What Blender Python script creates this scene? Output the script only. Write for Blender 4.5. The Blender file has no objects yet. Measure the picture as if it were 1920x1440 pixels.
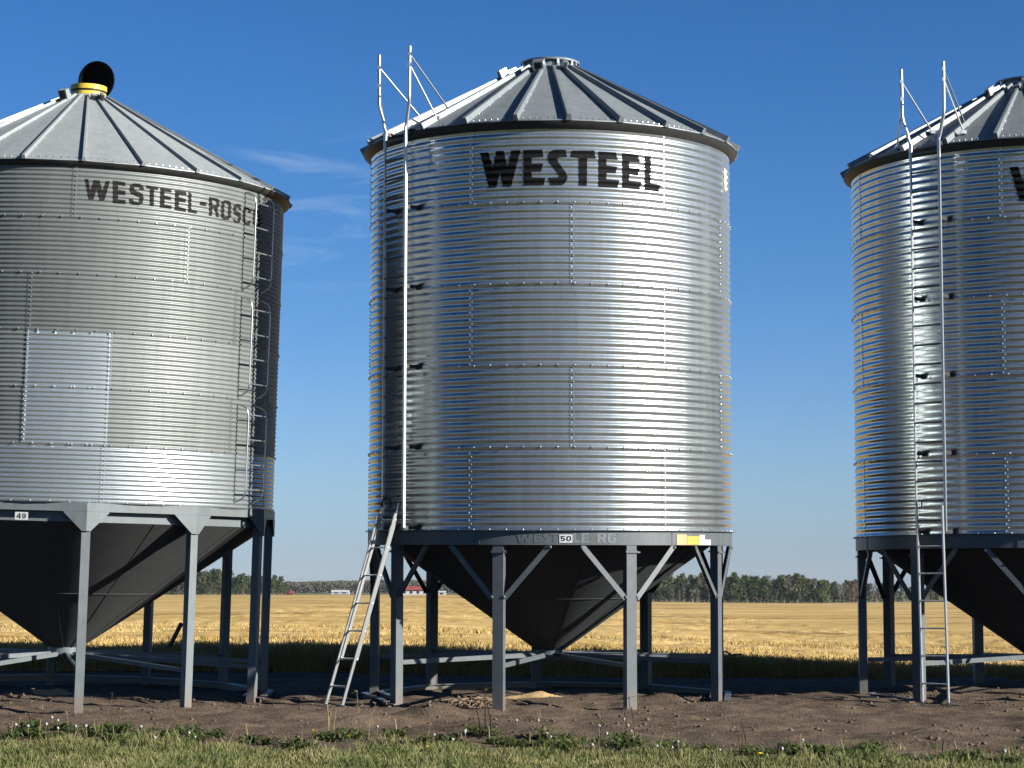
import bpy, math, random
import numpy as np
from mathutils import Vector, Matrix, noise
from mathutils.geometry import tessellate_polygon

random.seed(7)
rng = np.random.default_rng(7)
R = math.radians
sc = bpy.context.scene
COL = sc.collection

# ------------------------------------------------------------------ camera, sky, sun, exposure
EYE, FPX, HOR = 1.56, 3987.0, 1108.0
cam_d = bpy.data.cameras.new('camera')
cam = bpy.data.objects.new('camera', cam_d)
COL.objects.link(cam)
cam.location = (0, 0, EYE)
cam.rotation_euler = (R(90) + math.atan((HOR - 720) / FPX), 0, 0)
cam_d.sensor_fit = 'HORIZONTAL'
cam_d.sensor_width = 36
cam_d.lens = 36 * FPX / 1920
cam_d.clip_end = 9000
sc.camera = cam

SUN_AZ, SUN_EL = 65.0, 20.5          # azimuth from the towards-camera direction, to the right
sdir = Vector((math.sin(R(SUN_AZ)) * math.cos(R(SUN_EL)), -math.cos(R(SUN_AZ)) * math.cos(R(SUN_EL)), math.sin(R(SUN_EL))))
world = bpy.data.worlds.new('World')
sc.world = world
world.use_nodes = True
wn, wl = world.node_tree.nodes, world.node_tree.links
wn.clear()
out = wn.new('ShaderNodeOutputWorld')
bg = wn.new('ShaderNodeBackground')
sky = wn.new('ShaderNodeTexSky')
sky.sky_type = 'NISHITA'
sky.sun_disc = False
sky.sun_elevation = R(SUN_EL)
sky.sun_rotation = math.atan2(sdir.x, sdir.y)
sky.altitude = 600
sky.air_density = 1.0
sky.dust_density = 0.6
sky.ozone_density = 2.5
hs = wn.new('ShaderNodeHueSaturation')
hs.inputs['Saturation'].default_value = 1.22
hs.inputs['Value'].default_value = 1.0
wl.new(sky.outputs[0], hs.inputs['Color'])
tz = wn.new('ShaderNodeTexCoord'); sz = wn.new('ShaderNodeSeparateXYZ'); wl.new(tz.outputs['Generated'], sz.inputs[0])
tr_ = wn.new('ShaderNodeValToRGB'); el = tr_.color_ramp.elements
STOPS = [(0.016, (.65, .82, 1.42)), (.046, (.70, .855, 1.27)), (.091, (.66, .84, 1.23)), (.153, (.56, .81, 1.18)), (.26, (.46, .75, 1.10)), (.42, (.45, .61, .80)), (.8, (.27, .36, .47))]
while len(el) < len(STOPS): el.new(.5)
for e_, (p_, c_) in zip(el, STOPS): e_.position = p_; e_.color = tuple(x / 1.5 for x in c_) + (1,)
wl.new(sz.outputs['Z'], tr_.inputs['Fac'])
tint = wn.new('ShaderNodeMixRGB'); tint.blend_type = 'MULTIPLY'; tint.inputs['Fac'].default_value = 1
wl.new(hs.outputs[0], tint.inputs['Color1']); wl.new(tr_.outputs[0], tint.inputs['Color2'])
# thin cirrus wisps low in the sky
tc = wn.new('ShaderNodeTexCoord')
mp = wn.new('ShaderNodeMapping')
mp.inputs['Scale'].default_value = (9, 9, 46)
mp.inputs['Rotation'].default_value = (0, R(-6), 0)
wl.new(tc.outputs['Generated'], mp.inputs['Vector'])
cn = wn.new('ShaderNodeTexNoise')
cn.inputs['Scale'].default_value = 1.6
cn.inputs['Detail'].default_value = 6
cn.inputs['Roughness'].default_value = 0.62
cn.inputs['Distortion'].default_value = 0.6
wl.new(mp.outputs[0], cn.inputs['Vector'])
cr = wn.new('ShaderNodeValToRGB')
cr.color_ramp.elements[0].position = 0.52
cr.color_ramp.elements[0].color = (0, 0, 0, 1)
cr.color_ramp.elements[1].position = 0.85
cr.color_ramp.elements[1].color = (1, 1, 1, 1)
wl.new(cn.outputs['Fac'], cr.inputs['Fac'])
sx = wn.new('ShaderNodeSeparateXYZ')
wl.new(tc.outputs['Generated'], sx.inputs[0])
def win(sock, c, w):
    a = wn.new('ShaderNodeMath'); a.operation = 'SUBTRACT'; a.inputs[1].default_value = c
    wl.new(sock, a.inputs[0])
    b = wn.new('ShaderNodeMath'); b.operation = 'ABSOLUTE'; wl.new(a.outputs[0], b.inputs[0])
    m = wn.new('ShaderNodeMapRange'); m.interpolation_type = 'SMOOTHSTEP'
    m.inputs['From Min'].default_value = w; m.inputs['From Max'].default_value = w * .25
    wl.new(b.outputs[0], m.inputs['Value'])
    return m.outputs[0]
def wmul(a, b):
    m = wn.new('ShaderNodeMath'); m.operation = 'MULTIPLY'
    if isinstance(b, float): m.inputs[1].default_value = b
    else: wl.new(b, m.inputs[1])
    wl.new(a, m.inputs[0]); return m.outputs[0]
cm = wmul(wmul(win(sx.outputs['X'], -.095, .075), win(sx.outputs['Z'], .178, .05)), cr.outputs['Color'])
cm = wmul(cm, 0.38)
mixc = wn.new('ShaderNodeMixRGB')
mixc.inputs['Color2'].default_value = (3.6, 4.6, 5.6, 1)
wl.new(cm, mixc.inputs['Fac'])
wl.new(tint.outputs[0], mixc.inputs['Color1'])
bg.inputs['Strength'].default_value = 0.077
wl.new(mixc.outputs[0], bg.inputs['Color'])
wl.new(bg.outputs[0], out.inputs['Surface'])

sun_d = bpy.data.lights.new('sun', 'SUN')
sun_d.energy = 5.0
sun_d.angle = R(0.53)
sun_d.color = (1.0, 0.965, 0.905)
sun = bpy.data.objects.new('sun', sun_d)
COL.objects.link(sun)
sun.rotation_euler = sdir.to_track_quat('Z', 'Y').to_euler()
sun.location = sdir * 60

sc.view_settings.view_transform = 'Standard'
sc.view_settings.look = 'None'
sc.view_settings.gamma = 1
sc.view_settings.exposure = 1.1
sc.cycles.max_bounces = 8
sc.cycles.glossy_bounces = 5
sc.cycles.diffuse_bounces = 0

# ------------------------------------------------------------------ materials
class NT:
    def __init__(s, name):
        s.m = bpy.data.materials.new(name)
        s.m.use_nodes = True
        s.n, s.l = s.m.node_tree.nodes, s.m.node_tree.links
        s.b = s.n['Principled BSDF']
        s.out = s.n['Material Output']
    def coord(s, which='Object', scale=(1, 1, 1)):
        t = s.n.new('ShaderNodeTexCoord')
        if which == 'World':
            g = s.n.new('ShaderNodeNewGeometry'); so = g.outputs['Position']
        else: so = t.outputs[which]
        m = s.n.new('ShaderNodeMapping'); m.inputs['Scale'].default_value = scale
        s.l.new(so, m.inputs['Vector']); return m.outputs[0]
    def noise(s, vec, scale, detail=4, rough=.55, dist=0):
        x = s.n.new('ShaderNodeTexNoise')
        x.inputs['Scale'].default_value = scale; x.inputs['Detail'].default_value = detail
        x.inputs['Roughness'].default_value = rough; x.inputs['Distortion'].default_value = dist
        s.l.new(vec, x.inputs['Vector']); return x.outputs['Fac']
    def ramp(s, fac, stops):
        r = s.n.new('ShaderNodeValToRGB'); e = r.color_ramp.elements
        while len(e) < len(stops): e.new(.5)
        for el, (p, c) in zip(e, stops):
            el.position = p; el.color = (*c, 1) if len(c) == 3 else c
        s.l.new(fac, r.inputs['Fac']); return r.outputs['Color']
    def mix(s, fac, a, b, mode='MIX'):
        x = s.n.new('ShaderNodeMixRGB'); x.blend_type = mode
        for i, v in ((0, fac), (1, a), (2, b)):
            if isinstance(v, (int, float)): x.inputs[i].default_value = v
            elif isinstance(v, tuple): x.inputs[i].default_value = (*v, 1)
            else: s.l.new(v, x.inputs[i])
        return x.outputs[0]
    def math(s, op, a, b=None):
        x = s.n.new('ShaderNodeMath'); x.operation = op
        for i, v in ((0, a), (1, b)):
            if v is None: continue
            if isinstance(v, (int, float)): x.inputs[i].default_value = v
            else: s.l.new(v, x.inputs[i])
        return x.outputs[0]
    def rng(s, v, a, b, c, d):
        x = s.n.new('ShaderNodeMapRange')
        for i, q in zip(('From Min', 'From Max', 'To Min', 'To Max'), (a, b, c, d)): x.inputs[i].default_value = q
        s.l.new(v, x.inputs['Value']); return x.outputs[0]
    def col(s, v):
        if isinstance(v, tuple): s.b.inputs['Base Color'].default_value = (*v, 1)
        else: s.l.new(v, s.b.inputs['Base Color'])
    def setv(s, name, v):
        if isinstance(v, (int, float)): s.b.inputs[name].default_value = v
        else: s.l.new(v, s.b.inputs[name])
    def bump(s, h, strength, dist):
        x = s.n.new('ShaderNodeBump'); x.inputs['Strength'].default_value = strength; x.inputs['Distance'].default_value = dist
        s.l.new(h, x.inputs['Height']); s.l.new(x.outputs[0], s.b.inputs['Normal'])

def metal(name, c0, c1, r0, r1, metallic=1.0, broad=0.5, broad_r=.5, streak=.5):
    """galvanised sheet: spangle, rain streaks, a sharp and a broad lobe"""
    t = NT(name)
    v = t.coord('Object')
    sp = t.noise(v, 26, 3, .6)
    st = t.noise(t.coord('Object', (5, 5, .28)), 1.6, 6, .62)
    lg = t.noise(v, .9, 4, .6)
    f = t.math('MULTIPLY', t.math('ADD', t.math('MULTIPLY', sp, .5), t.math('MULTIPLY', st, streak)), 1 / (.5 + streak))
    f = t.math('ADD', t.math('MULTIPLY', f, .75), t.math('MULTIPLY', lg, .25))
    c = t.ramp(f, [(.33, c0), (.62, c1)])
    rr = t.rng(f, .35, .65, r1, r0)
    oi = t.n.new('ShaderNodeObjectInfo')
    c = t.mix(1.0, c, t.ramp(oi.outputs['Random'], [(0, (.86, .87, .86)), (1, (1.06, 1.06, 1.06))]), 'MULTIPLY')
    dent = t.noise(t.coord('Object', (1.6, 1.6, .9)), 1.3, 3, .5)
    t.col(c); t.setv('Roughness', rr); t.setv('Metallic', metallic); t.bump(dent, .12, .05)
    nb = t.b.inputs['Normal'].links[0].from_socket
    if broad > 0:
        b2 = t.n.new('ShaderNodeBsdfPrincipled')
        t.l.new(c, b2.inputs['Base Color']); b2.inputs['Metallic'].default_value = metallic
        b2.inputs['Roughness'].default_value = broad_r; t.l.new(nb, b2.inputs['Normal'])
        m = t.n.new('ShaderNodeMixShader'); m.inputs[0].default_value = broad
        t.l.new(t.b.outputs[0], m.inputs[1]); t.l.new(b2.outputs[0], m.inputs[2]); t.l.new(m.outputs[0], t.out.inputs['Surface'])
    return t.m

def paint(name, c, rough=.5, var=.18, spec=.4, dirt=None, dirt_top=.0, scale=6, rust=False):
    t = NT(name)
    v = t.coord('Object')
    n = t.noise(v, scale, 6, .65)
    n2 = t.noise(t.coord('Object', (14, 14, 1.2)), 1.5, 4, .6)
    f = t.math('ADD', t.math('MULTIPLY', n, .6), t.math('MULTIPLY', n2, .4))
    lo = tuple(x * (1 - var) for x in c); hi = tuple(min(1, x * (1 + var)) for x in c)
    cc = t.ramp(f, [(.35, lo), (.65, hi)])
    if dirt:
        sz = t.n.new('ShaderNodeSeparateXYZ'); t.l.new(t.coord('World'), sz.inputs[0])
        h = t.math('ADD', sz.outputs['Z'], t.math('MULTIPLY', n, -.35))
        cc = t.mix(t.rng(h, dirt_top, -.22, 0, .85), cc, dirt)
    if rust:
        rn = t.noise(t.coord('World', (1, 1, .6)), 3.2, 8, .75)
        cc = t.mix(t.rng(rn, .63, .69, 0, .75), cc, (.19, .095, .04))
    t.col(cc); t.setv('Roughness', rough); t.setv('Specular IOR Level', spec)
    return t.m

M = {}
M['galv'] = metal('galvanised_steel', (.43, .466, .468), (.63, .668, .668), .13, .21, .86, .36, .36, .7)
M['galv_old'] = metal('weathered_galvanised_steel', (.138, .148, .142), (.205, .217, .208), .42, .54, .40, .4, .58, .8)
M['galv_new'] = metal('bright_galvanised_steel', (.46, .51, .52), (.60, .64, .65), .2, .3, .80, .45, .42, .5)
M['soffit'] = paint('shaded_eave_steel', (.045, .044, .042), .55, .3, .3)  # near-black colour carries the shade under the eaves, not the steel's own tone
M['roof'] = metal('dull_roof_steel', (.152, .175, .182), (.235, .258, .265), .42, .55, .30, .3, .6, .8)
M['roof_old'] = metal('weathered_roof_steel', (.25, .272, .27), (.35, .372, .365), .48, .58, .35, .4, .65, .9)
M['rung'] = paint('dull_rung_steel', (.10, .105, .10), .45, .2)
M['rail'] = metal('ladder_steel', (.36, .375, .38), (.50, .51, .51), .3, .42, .85, .3, .5, .4)
M['alu'] = metal('ladder_aluminium', (.34, .35, .355), (.46, .465, .465), .3, .42, .85, .3, .5, .4)
M['grey'] = paint('grey_steel_paint', (.088, .099, .105), .42, .16, .4, (.14, .11, .085), .14, rust=True)
M['lgrey'] = paint('light_grey_steel_paint', (.130, .146, .149), .45, .12, .4, (.15, .115, .09), .17, rust=True)
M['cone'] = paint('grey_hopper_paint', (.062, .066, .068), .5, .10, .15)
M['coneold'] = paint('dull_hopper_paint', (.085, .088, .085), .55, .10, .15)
M['black'] = paint('black_lettering_paint', (.008, .008, .008), .65, .3, .12)
M['blackfade'] = paint('faded_black_lettering_paint', (.020, .019, .018), .75, .45, .12, scale=30)
M['fade'] = paint('ghost_lettering_paint', (.10, .112, .12), .42, .2, .2, scale=30)
M['fade2'] = paint('pale_ghost_lettering_paint', (.15, .163, .172), .45, .2, .2, scale=30)
M['white'] = paint('white_sticker', (.52, .52, .51), .5, .04)
M['ink'] = paint('black_ink', (.012, .012, .012), .5, .1)
M['beige'] = paint('beige_sticker', (.42, .30, .15), .5, .05)
M['yellow'] = paint('yellow_sticker', (.42, .26, .06), .5, .05)
M['foam'] = paint('cream_foam', (.55, .50, .37), .8, .12)
M['ypaint'] = paint('yellow_band_paint', (.75, .50, .05), .45, .2, scale=14)
M['blackrub'] = paint('black_lid_plastic', (.003, .003, .0035), .7, .1, .08)
M['dark'] = paint('dark_fitting', (.03, .03, .032), .5, .2)
M['bolt'] = metal('zinc_bolt', (.5, .51, .52), (.62, .62, .62), .3, .4, 1, 0)
M['brown'] = paint('dried_root', (.22, .16, .10), .9, .3, .1, scale=9)

# ------------------------------------------------------------------ helpers
class MB:
    def __init__(s): s.v, s.f, s.sm, s.mi = [], [], [], []
    def add(s, vs, fs, smooth=False, mi=0):
        o = len(s.v); s.v += [tuple(p) for p in vs]
        for f in fs: s.f.append(tuple(i + o for i in f)); s.sm.append(smooth); s.mi.append(mi)
    def box(s, c, sx, sy, sz, ax=None, mi=0):
        """ax: 3 unit vectors"""
        c = Vector(c); X, Y, Z = ax or (Vector((1, 0, 0)), Vector((0, 1, 0)), Vector((0, 0, 1)))
        vs = [c + X * (i * sx / 2) + Y * (j * sy / 2) + Z * (k * sz / 2) for i in (-1, 1) for j in (-1, 1) for k in (-1, 1)]
        s.add(vs, [(0, 1, 3, 2), (4, 6, 7, 5), (0, 4, 5, 1), (2, 3, 7, 6), (0, 2, 6, 4), (1, 5, 7, 3)], False, mi)
    def bar(s, p, q, w, h, up=(0, 0, 1), mi=0):
        """bar from p to q; w across, h along up"""
        p, q = Vector(p), Vector(q); d = (q - p); L = d.length; d.normalize()
        up = Vector(up); x = d.cross(up)
        if x.length < 1e-4: x = d.cross(Vector((1, 0, 0)))
        x.normalize(); u = x.cross(d)
        s.box((p + q) / 2, w, L, h, (x, d, u), mi)
    def tube(s, pts, r, n=8, cap=True, mi=0):
        pts = [Vector(p) for p in pts]; rings = []
        for i, p in enumerate(pts):
            d = (pts[min(i + 1, len(pts) - 1)] - pts[max(i - 1, 0)]).normalized()
            a = d.cross(Vector((0, 0, 1)))
            if a.length < .05: a = d.cross(Vector((.6, .8, 0)))
            a.normalize(); b = a.cross(d)
            rr = r[i] if isinstance(r, (list, tuple)) else r
            rings.append([p + (a * math.cos(t) + b * math.sin(t)) * rr for t in [2 * math.pi * k / n for k in range(n)]])
        vs = [v for ring in rings for v in ring]; fs = []
        for i in range(len(pts) - 1):
            for k in range(n):
                fs.append((i * n + k, i * n + (k + 1) % n, (i + 1) * n + (k + 1) % n, (i + 1) * n + k))
        s.add(vs, fs, True, mi)
        if cap:
            o = (len(pts) - 1) * n
            s.add(rings[0], [tuple(reversed(range(n)))], False, mi); s.add(rings[-1], [tuple(range(n))], False, mi)
    def lathe(s, prof, n=64, smooth=True, a0=0, a1=360, mi=0, closed=None):
        """prof: list of (r,z) bottom to top, outward facing"""
        full = abs(a1 - a0 - 360) < 1e-6; m = n if full else n + 1
        vs = []
        for (r, z) in prof:
            for k in range(m):
                t = R(a0 + (a1 - a0) * k / n); vs.append((r * math.sin(t), -r * math.cos(t), z))
        fs = []
        for i in range(len(prof) - 1):
            for k in range(n):
                k2 = (k + 1) % m
                fs.append((i * m + k, i * m + k2, (i + 1) * m + k2, (i + 1) * m + k))
        s.add(vs, fs, smooth, mi)
    def lathec(s, prof, n=64, mi=0):
        for p, q in zip(prof, prof[1:]): s.lathe([p, q], n, True, mi=mi)
    def disc(s, r, z, n=48, up=True, mi=0):
        vs = [(r * math.sin(2 * math.pi * k / n), -r * math.cos(2 * math.pi * k / n), z) for k in range(n)]
        s.add(vs, [tuple(range(n)) if up else tuple(reversed(range(n)))], False, mi)
    def bolt(s, p, nrm, r=.014, h=.010, mi=0):
        p = Vector(p); nrm = Vector(nrm).normalized()
        a = nrm.cross(Vector((0, 0, 1)))
        if a.length < .05: a = Vector((1, 0, 0))
        a.normalize(); b = nrm.cross(a); n = 6; vs = []
        for (rr, hh) in ((r, -.004), (r, h * .45), (r * .6, h)):
            for k in range(n):
                t = 2 * math.pi * k / n; vs.append(p + (a * math.cos(t) + b * math.sin(t)) * rr + nrm * hh)
        fs = [(i * n + k, i * n + (k + 1) % n, (i + 1) * n + (k + 1) % n, (i + 1) * n + k) for i in (0, 1) for k in range(n)]
        fs.append(tuple(range(2 * n, 3 * n)))
        s.add(vs, fs, False, mi)
    def build(s, name, mats, parent=None):
        me = bpy.data.meshes.new(name)
        me.from_pydata(s.v, [], s.f)
        for m in (mats if isinstance(mats, (list, tuple)) else [mats]): me.materials.append(m)
        me.polygons.foreach_set('use_smooth', s.sm)
        if any(s.mi): me.polygons.foreach_set('material_index', s.mi)
        me.update()
        o = bpy.data.objects.new(name, me); COL.objects.link(o)
        if parent is not None: o.parent = parent
        return o

def quick(name, V, F, mat, smooth=False, parent=None, mi=None):
    """numpy quads/tris to an object"""
    me = bpy.data.meshes.new(name)
    V = np.asarray(V, np.float32); F = np.asarray(F, np.int32); k = F.shape[1]
    me.vertices.add(len(V)); me.vertices.foreach_set('co', V.ravel())
    me.loops.add(F.size); me.loops.foreach_set('vertex_index', F.ravel())
    me.polygons.add(len(F)); me.polygons.foreach_set('loop_start', np.arange(0, F.size, k, dtype=np.int32))
    me.polygons.foreach_set('loop_total', np.full(len(F), k, np.int32))
    for m in (mat if isinstance(mat, (list, tuple)) else [mat]): me.materials.append(m)
    if mi is not None: me.polygons.foreach_set('material_index', np.asarray(mi, np.int32))
    me.polygons.foreach_set('use_smooth', np.full(len(F), smooth, bool))
    me.update(calc_edges=True); me.validate()
    o = bpy.data.objects.new(name, me); COL.objects.link(o)
    if parent is not None: o.parent = parent
    return o

def tag(o, label=None, cat=None, group=None, kind=None):
    if label: o['label'] = label
    if cat: o['category'] = cat
    if group: o['group'] = group
    if kind: o['kind'] = kind
    return o
def empty(name, mat=None):
    o = bpy.data.objects.new(name, None); COL.objects.link(o)
    o.empty_display_size = .3
    if mat is not None: o.matrix_world = mat
    return o
def copy_tree(o, parent=None, skip=()):
    c = o.copy(); COL.objects.link(c); c.parent = parent
    for ch in list(o.children):
        if ch.name.split('.')[0] in skip: continue
        copy_tree(ch, c, skip)
    return c
def pol(a, r, z):
    t = R(a); return Vector((r * math.sin(t), -r * math.cos(t), z))
def out_v(a): return Vector((math.sin(R(a)), -math.cos(R(a)), 0))
def tan_v(a): return Vector((math.cos(R(a)), math.sin(R(a)), 0))
def sstep(a, b, x):
    t = np.clip((x - a) / (b - a), 0, 1); return t * t * (3 - 2 * t)

# ------------------------------------------------------------------ ground shape
def pnoise(x, y, s, seed=0):
    """cheap value noise, vectorised"""
    x = np.asarray(x) / s + 37.1 * seed; y = np.asarray(y) / s - 11.7 * seed
    xi, yi = np.floor(x), np.floor(y); fx, fy = x - xi, y - yi
    fx = fx * fx * (3 - 2 * fx); fy = fy * fy * (3 - 2 * fy)
    def h(a, b):
        q = np.sin(a * 127.1 + b * 311.7 + seed * 74.7) * 43758.5453; return q - np.floor(q)
    return (h(xi, yi) * (1 - fx) + h(xi + 1, yi) * fx) * (1 - fy) + (h(xi, yi + 1) * (1 - fx) + h(xi + 1, yi + 1) * fx) * fy
def ground_z(x, y, rough=True):
    x = np.asarray(x, float); y = np.asarray(y, float)
    ys = np.maximum(y, 1.0)
    pad = .0187 * np.clip(y - 31.4, -3.2, 5)
    near = np.interp(x, [-40, -9, -4, 5.5, 9.5, 16, 60], [.14, .14, .12, -.15, -.36, -.5, -.6])
    u = np.clip(x / ys * FPX + 960, -500, 2500)
    far = np.interp(u, [-500, 820, 950, 1210, 1500, 1750, 2500], [-.25, -.25, -1.1, -2.9, -3.5, -2.9, -2.9])
    near2 = pad + (near - pad) * sstep(35.5, 40, y)
    k = np.clip((y - 42) / 758, 0, 1)
    z = near2 + (far - near2) * k
    z = z * (1 - sstep(850, 1500, y)) + (.05) * sstep(850, 1500, y)
    z = np.where(y > 1500, .05 - (y - 1500) * .0006, z)
    # rolling
    z = z + sstep(60, 200, y) * (1 - sstep(500, 800, y)) * .35 * (pnoise(x, y, 90, 5) - .5)
    if rough:
        w = (1 - sstep(36, 39, y)) * sstep(17, 22, y) * (np.abs(x) < 16)
        z = z + w * (.05 * (pnoise(x, y, 1.3, 1) - .5) + .06 * (pnoise(x, y, .45, 2) - .5) + .05 * (pnoise(x, y, .2, 3) - .5))
        # wheel ruts in the soil strip
        z = z - w * .05 * np.exp(-((y - 25.2 - .3 * np.sin(x * .4)) / .25) ** 2) * (pnoise(x, y, 1.1, 7) > .25)
        # dug earth in front of the second bin
        z = z + w * (.19 * np.exp(-((x + 1.0) / .55) ** 2 - ((y - 27.3) / .5) ** 2) + .12 * np.exp(-((x + 1.7) / .5) ** 2 - ((y - 26.4) / .3) ** 2)
                     + .09 * np.exp(-((x - 2.45) / .5) ** 2 - ((y - 25.5) / .25) ** 2) + .10 * np.exp(-((x - 2.2) / .35) ** 2 - ((y - 30.6) / .35) ** 2)
                     + .07 * np.exp(-((x - .9) / .9) ** 2 - ((y - 30.2) / .6) ** 2) + .06 * np.exp(-((x - 3.4) / .8) ** 2 - ((y - 24.0) / .25) ** 2))
    return z
def gz(x, y): return float(ground_z(np.array([x]), np.array([y]))[0])
def at(u, v, Y):
    """a photo pixel at ground distance Y, as x, y, z"""
    p = math.atan((HOR - 720) / FPX); xx = (u - 960) / FPX; yc = (720 - v) / FPX
    d = Vector((xx, math.cos(p) - yc * math.sin(p), math.sin(p) + yc * math.cos(p)))
    return Vector((0, 0, EYE)) + d * (Y / d.y)
def on_ground(u, v):
    lo, hi = 14.0, 60.0
    for _ in range(50):
        m = (lo + hi) / 2; P = at(u, v, m)
        if P.z > gz(P.x, P.y): lo = m
        else: hi = m
    return at(u, v, lo)

xs = np.concatenate([-np.geomspace(3500, 14, 46), np.arange(-10.5, 12.5, .085), np.geomspace(15, 3500, 46)])
xs = np.unique(np.concatenate([xs, np.arange(-14, -10.5, .4), np.arange(12.5, 15, .4)]))
ys = np.unique(np.concatenate([-np.geomspace(1500, 2, 26), np.arange(0, 17.6, .8), np.arange(17.6, 37.5, .085), np.arange(37.5, 60, .7), np.geomspace(60, 6500, 70)]))
GX, GY = np.meshgrid(xs, ys)
GZ = ground_z(GX, GY)
nx, ny = len(xs), len(ys)
idx = np.arange(nx * ny).reshape(ny, nx)
GF = np.stack([idx[:-1, :-1], idx[:-1, 1:], idx[1:, 1:], idx[1:, :-1]], -1).reshape(-1, 4)
t = NT('soil_and_field')
w = t.coord('World')
n1 = t.noise(w, .7, 6, .6); n2 = t.noise(w, 7, 6, .65); n3 = t.noise(w, 34, 3, .6)
f = t.math('ADD', t.math('ADD', t.math('MULTIPLY', n1, .4), t.math('MULTIPLY', n2, .35)), t.math('MULTIPLY', n3, .25))
trk = t.noise(t.coord('World', (.10, 1.5, 1)), 1.4, 5, .7); big = t.noise(w, .33, 3, .5)
f = t.math('ADD', t.math('MULTIPLY', f, .62), t.math('ADD', t.math('MULTIPLY', trk, .22), t.math('MULTIPLY', big, .16)))
soil = t.ramp(f, [(.37, (.038, .026, .018)), (.46, (.098, .070, .048)), (.54, (.142, .104, .073)), (.64, (.215, .168, .122))])
sep = t.n.new('ShaderNodeSeparateXYZ'); t.l.new(w, sep.inputs[0])
lawn = t.ramp(n2, [(.35, (.045, .055, .018)), (.65, (.13, .125, .05))])
edge = t.math('ADD', sep.outputs['Y'], t.math('MULTIPLY', t.math('SUBTRACT', n1, .5), 2.4))
edge = t.math('ADD', edge, t.math('MULTIPLY', sep.outputs['X'], .16))
c = t.mix(t.rng(edge, 21.0, 21.9, 1, 0), soil, lawn)
straw = t.ramp(t.noise(t.coord('World', (.02, .25, .1)), 1.0, 6, .7), [(.35, (.40, .25, .075)), (.5, (.55, .36, .115)), (.65, (.66, .46, .17))])
c = t.mix(t.rng(sep.outputs['Y'], 38.6, 39.0, 0, 1), c, straw)
rough_g = t.ramp(t.noise(w, .05, 5, .6), [(.4, (.09, .10, .045)), (.6, (.20, .17, .085))])
c = t.mix(t.rng(sep.outputs['Y'], 815, 830, 0, 1), c, rough_g)
t.col(c); t.setv('Roughness', .95); t.setv('Specular IOR Level', .12)
t.bump(t.math('ADD', t.math('MULTIPLY', n2, .6), t.math('MULTIPLY', n3, .5)), .9, .05)
ground = quick('ground', np.stack([GX, GY, GZ], -1).reshape(-1, 3), GF, t.m, True)
tag(ground, 'bare brown soil strip and flat farmland running out to the horizon', 'ground', kind='structure')

# ------------------------------------------------------------------ ripe crop behind the bins
def blades(P, h, w, lean, col, name, mat, seg=1):
    """P (n,3) bases; upright grass blades as quads tapering to the tip"""
    n = len(P); a = rng.uniform(0, 2 * np.pi, n); la = rng.uniform(0, 2 * np.pi, n)
    dx, dy = np.cos(a) * w / 2, np.sin(a) * w / 2
    tx, ty = np.cos(la) * lean * h, np.sin(la) * lean * h
    v0 = P + np.stack([-dx, -dy, np.zeros(n)], 1); v1 = P + np.stack([dx, dy, np.zeros(n)], 1)
    v2 = P + np.stack([tx + dx * .45, ty + dy * .45, h], 1); v3 = P + np.stack([tx - dx * .45, ty - dy * .45, h], 1)
    V = np.stack([v0, v1, v2, v3], 1).reshape(-1, 3); F = np.arange(4 * n).reshape(n, 4)
    return V, F

t = NT('ripe_straw')
w = t.coord('World')
pos = t.n.new('ShaderNodeSeparateXYZ'); t.l.new(w, pos.inputs[0])
rows = t.noise(t.coord('World', (.012, .16, .0)), 1.0, 5, .62, .4)       # long swaths across the field
fine = t.noise(t.coord('World', (.9, 1.3, 1.0)), 1.6, 5, .7)
clump = t.noise(t.coord('World', (.25, .5, .5)), .9, 4, .6)
f = t.math('ADD', t.math('ADD', t.math('MULTIPLY', rows, .62), t.math('MULTIPLY', fine, .24)), t.math('MULTIPLY', clump, .14))
c = t.ramp(f, [(.39, (.21, .13, .042)), (.455, (.41, .265, .082)), (.53, (.51, .348, .122)), (.64, (.64, .465, .20))])
t.col(c); t.setv('Roughness', .8); t.setv('Specular IOR Level', .2)
M['straw'] = t.m
cy = np.unique(np.concatenate([np.arange(38.75, 42, .12), np.arange(42, 80, .6), np.geomspace(80, 822, 330)]))
cx = np.unique(np.concatenate([-np.geomspace(1800, 15, 30), np.arange(-15, 18, .22), np.geomspace(18, 1800, 30)]))
CX, CY = np.meshgrid(cx, cy)
CZ = ground_z(CX, CY, False) + .30 * sstep(38.7, 39.3, CY) * (.85 + .3 * pnoise(CX, CY, .5, 9)) + .12 * (pnoise(CX, CY * 2.2, 5, 4) - .5) * sstep(39, 42, CY) + .26 * (pnoise(CX * .05 + .02 * CY, CY + .12 * CX, 3.4, 14) - .5) * sstep(42, 48, CY) + .10 * (pnoise(CX, CY, 1.2, 24) - .5) * sstep(40, 44, CY) - .02
CZ[0] -= .1; CZ[-1] -= .4
nx, ny = len(cx), len(cy); idx = np.arange(nx * ny).reshape(ny, nx)
CF = np.stack([idx[:-1, :-1], idx[:-1, 1:], idx[1:, 1:], idx[1:, :-1]], -1).reshape(-1, 4)
CV = np.stack([CX, CY, CZ], -1).reshape(-1, 3)
PP = []
for (y0, y1, n) in ((38.55, 40.0, 50000), (40, 46, 60000), (46, 60, 50000), (60, 100, 40000)):
    yy = rng.uniform(y0, y1, n); xx = rng.uniform(-.27, .29, n) * yy
    PP.append(np.stack([xx, yy, ground_z(xx, yy, False) + .13 * sstep(38.7, 39.4, yy)], 1))
PP = np.concatenate(PP)
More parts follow.
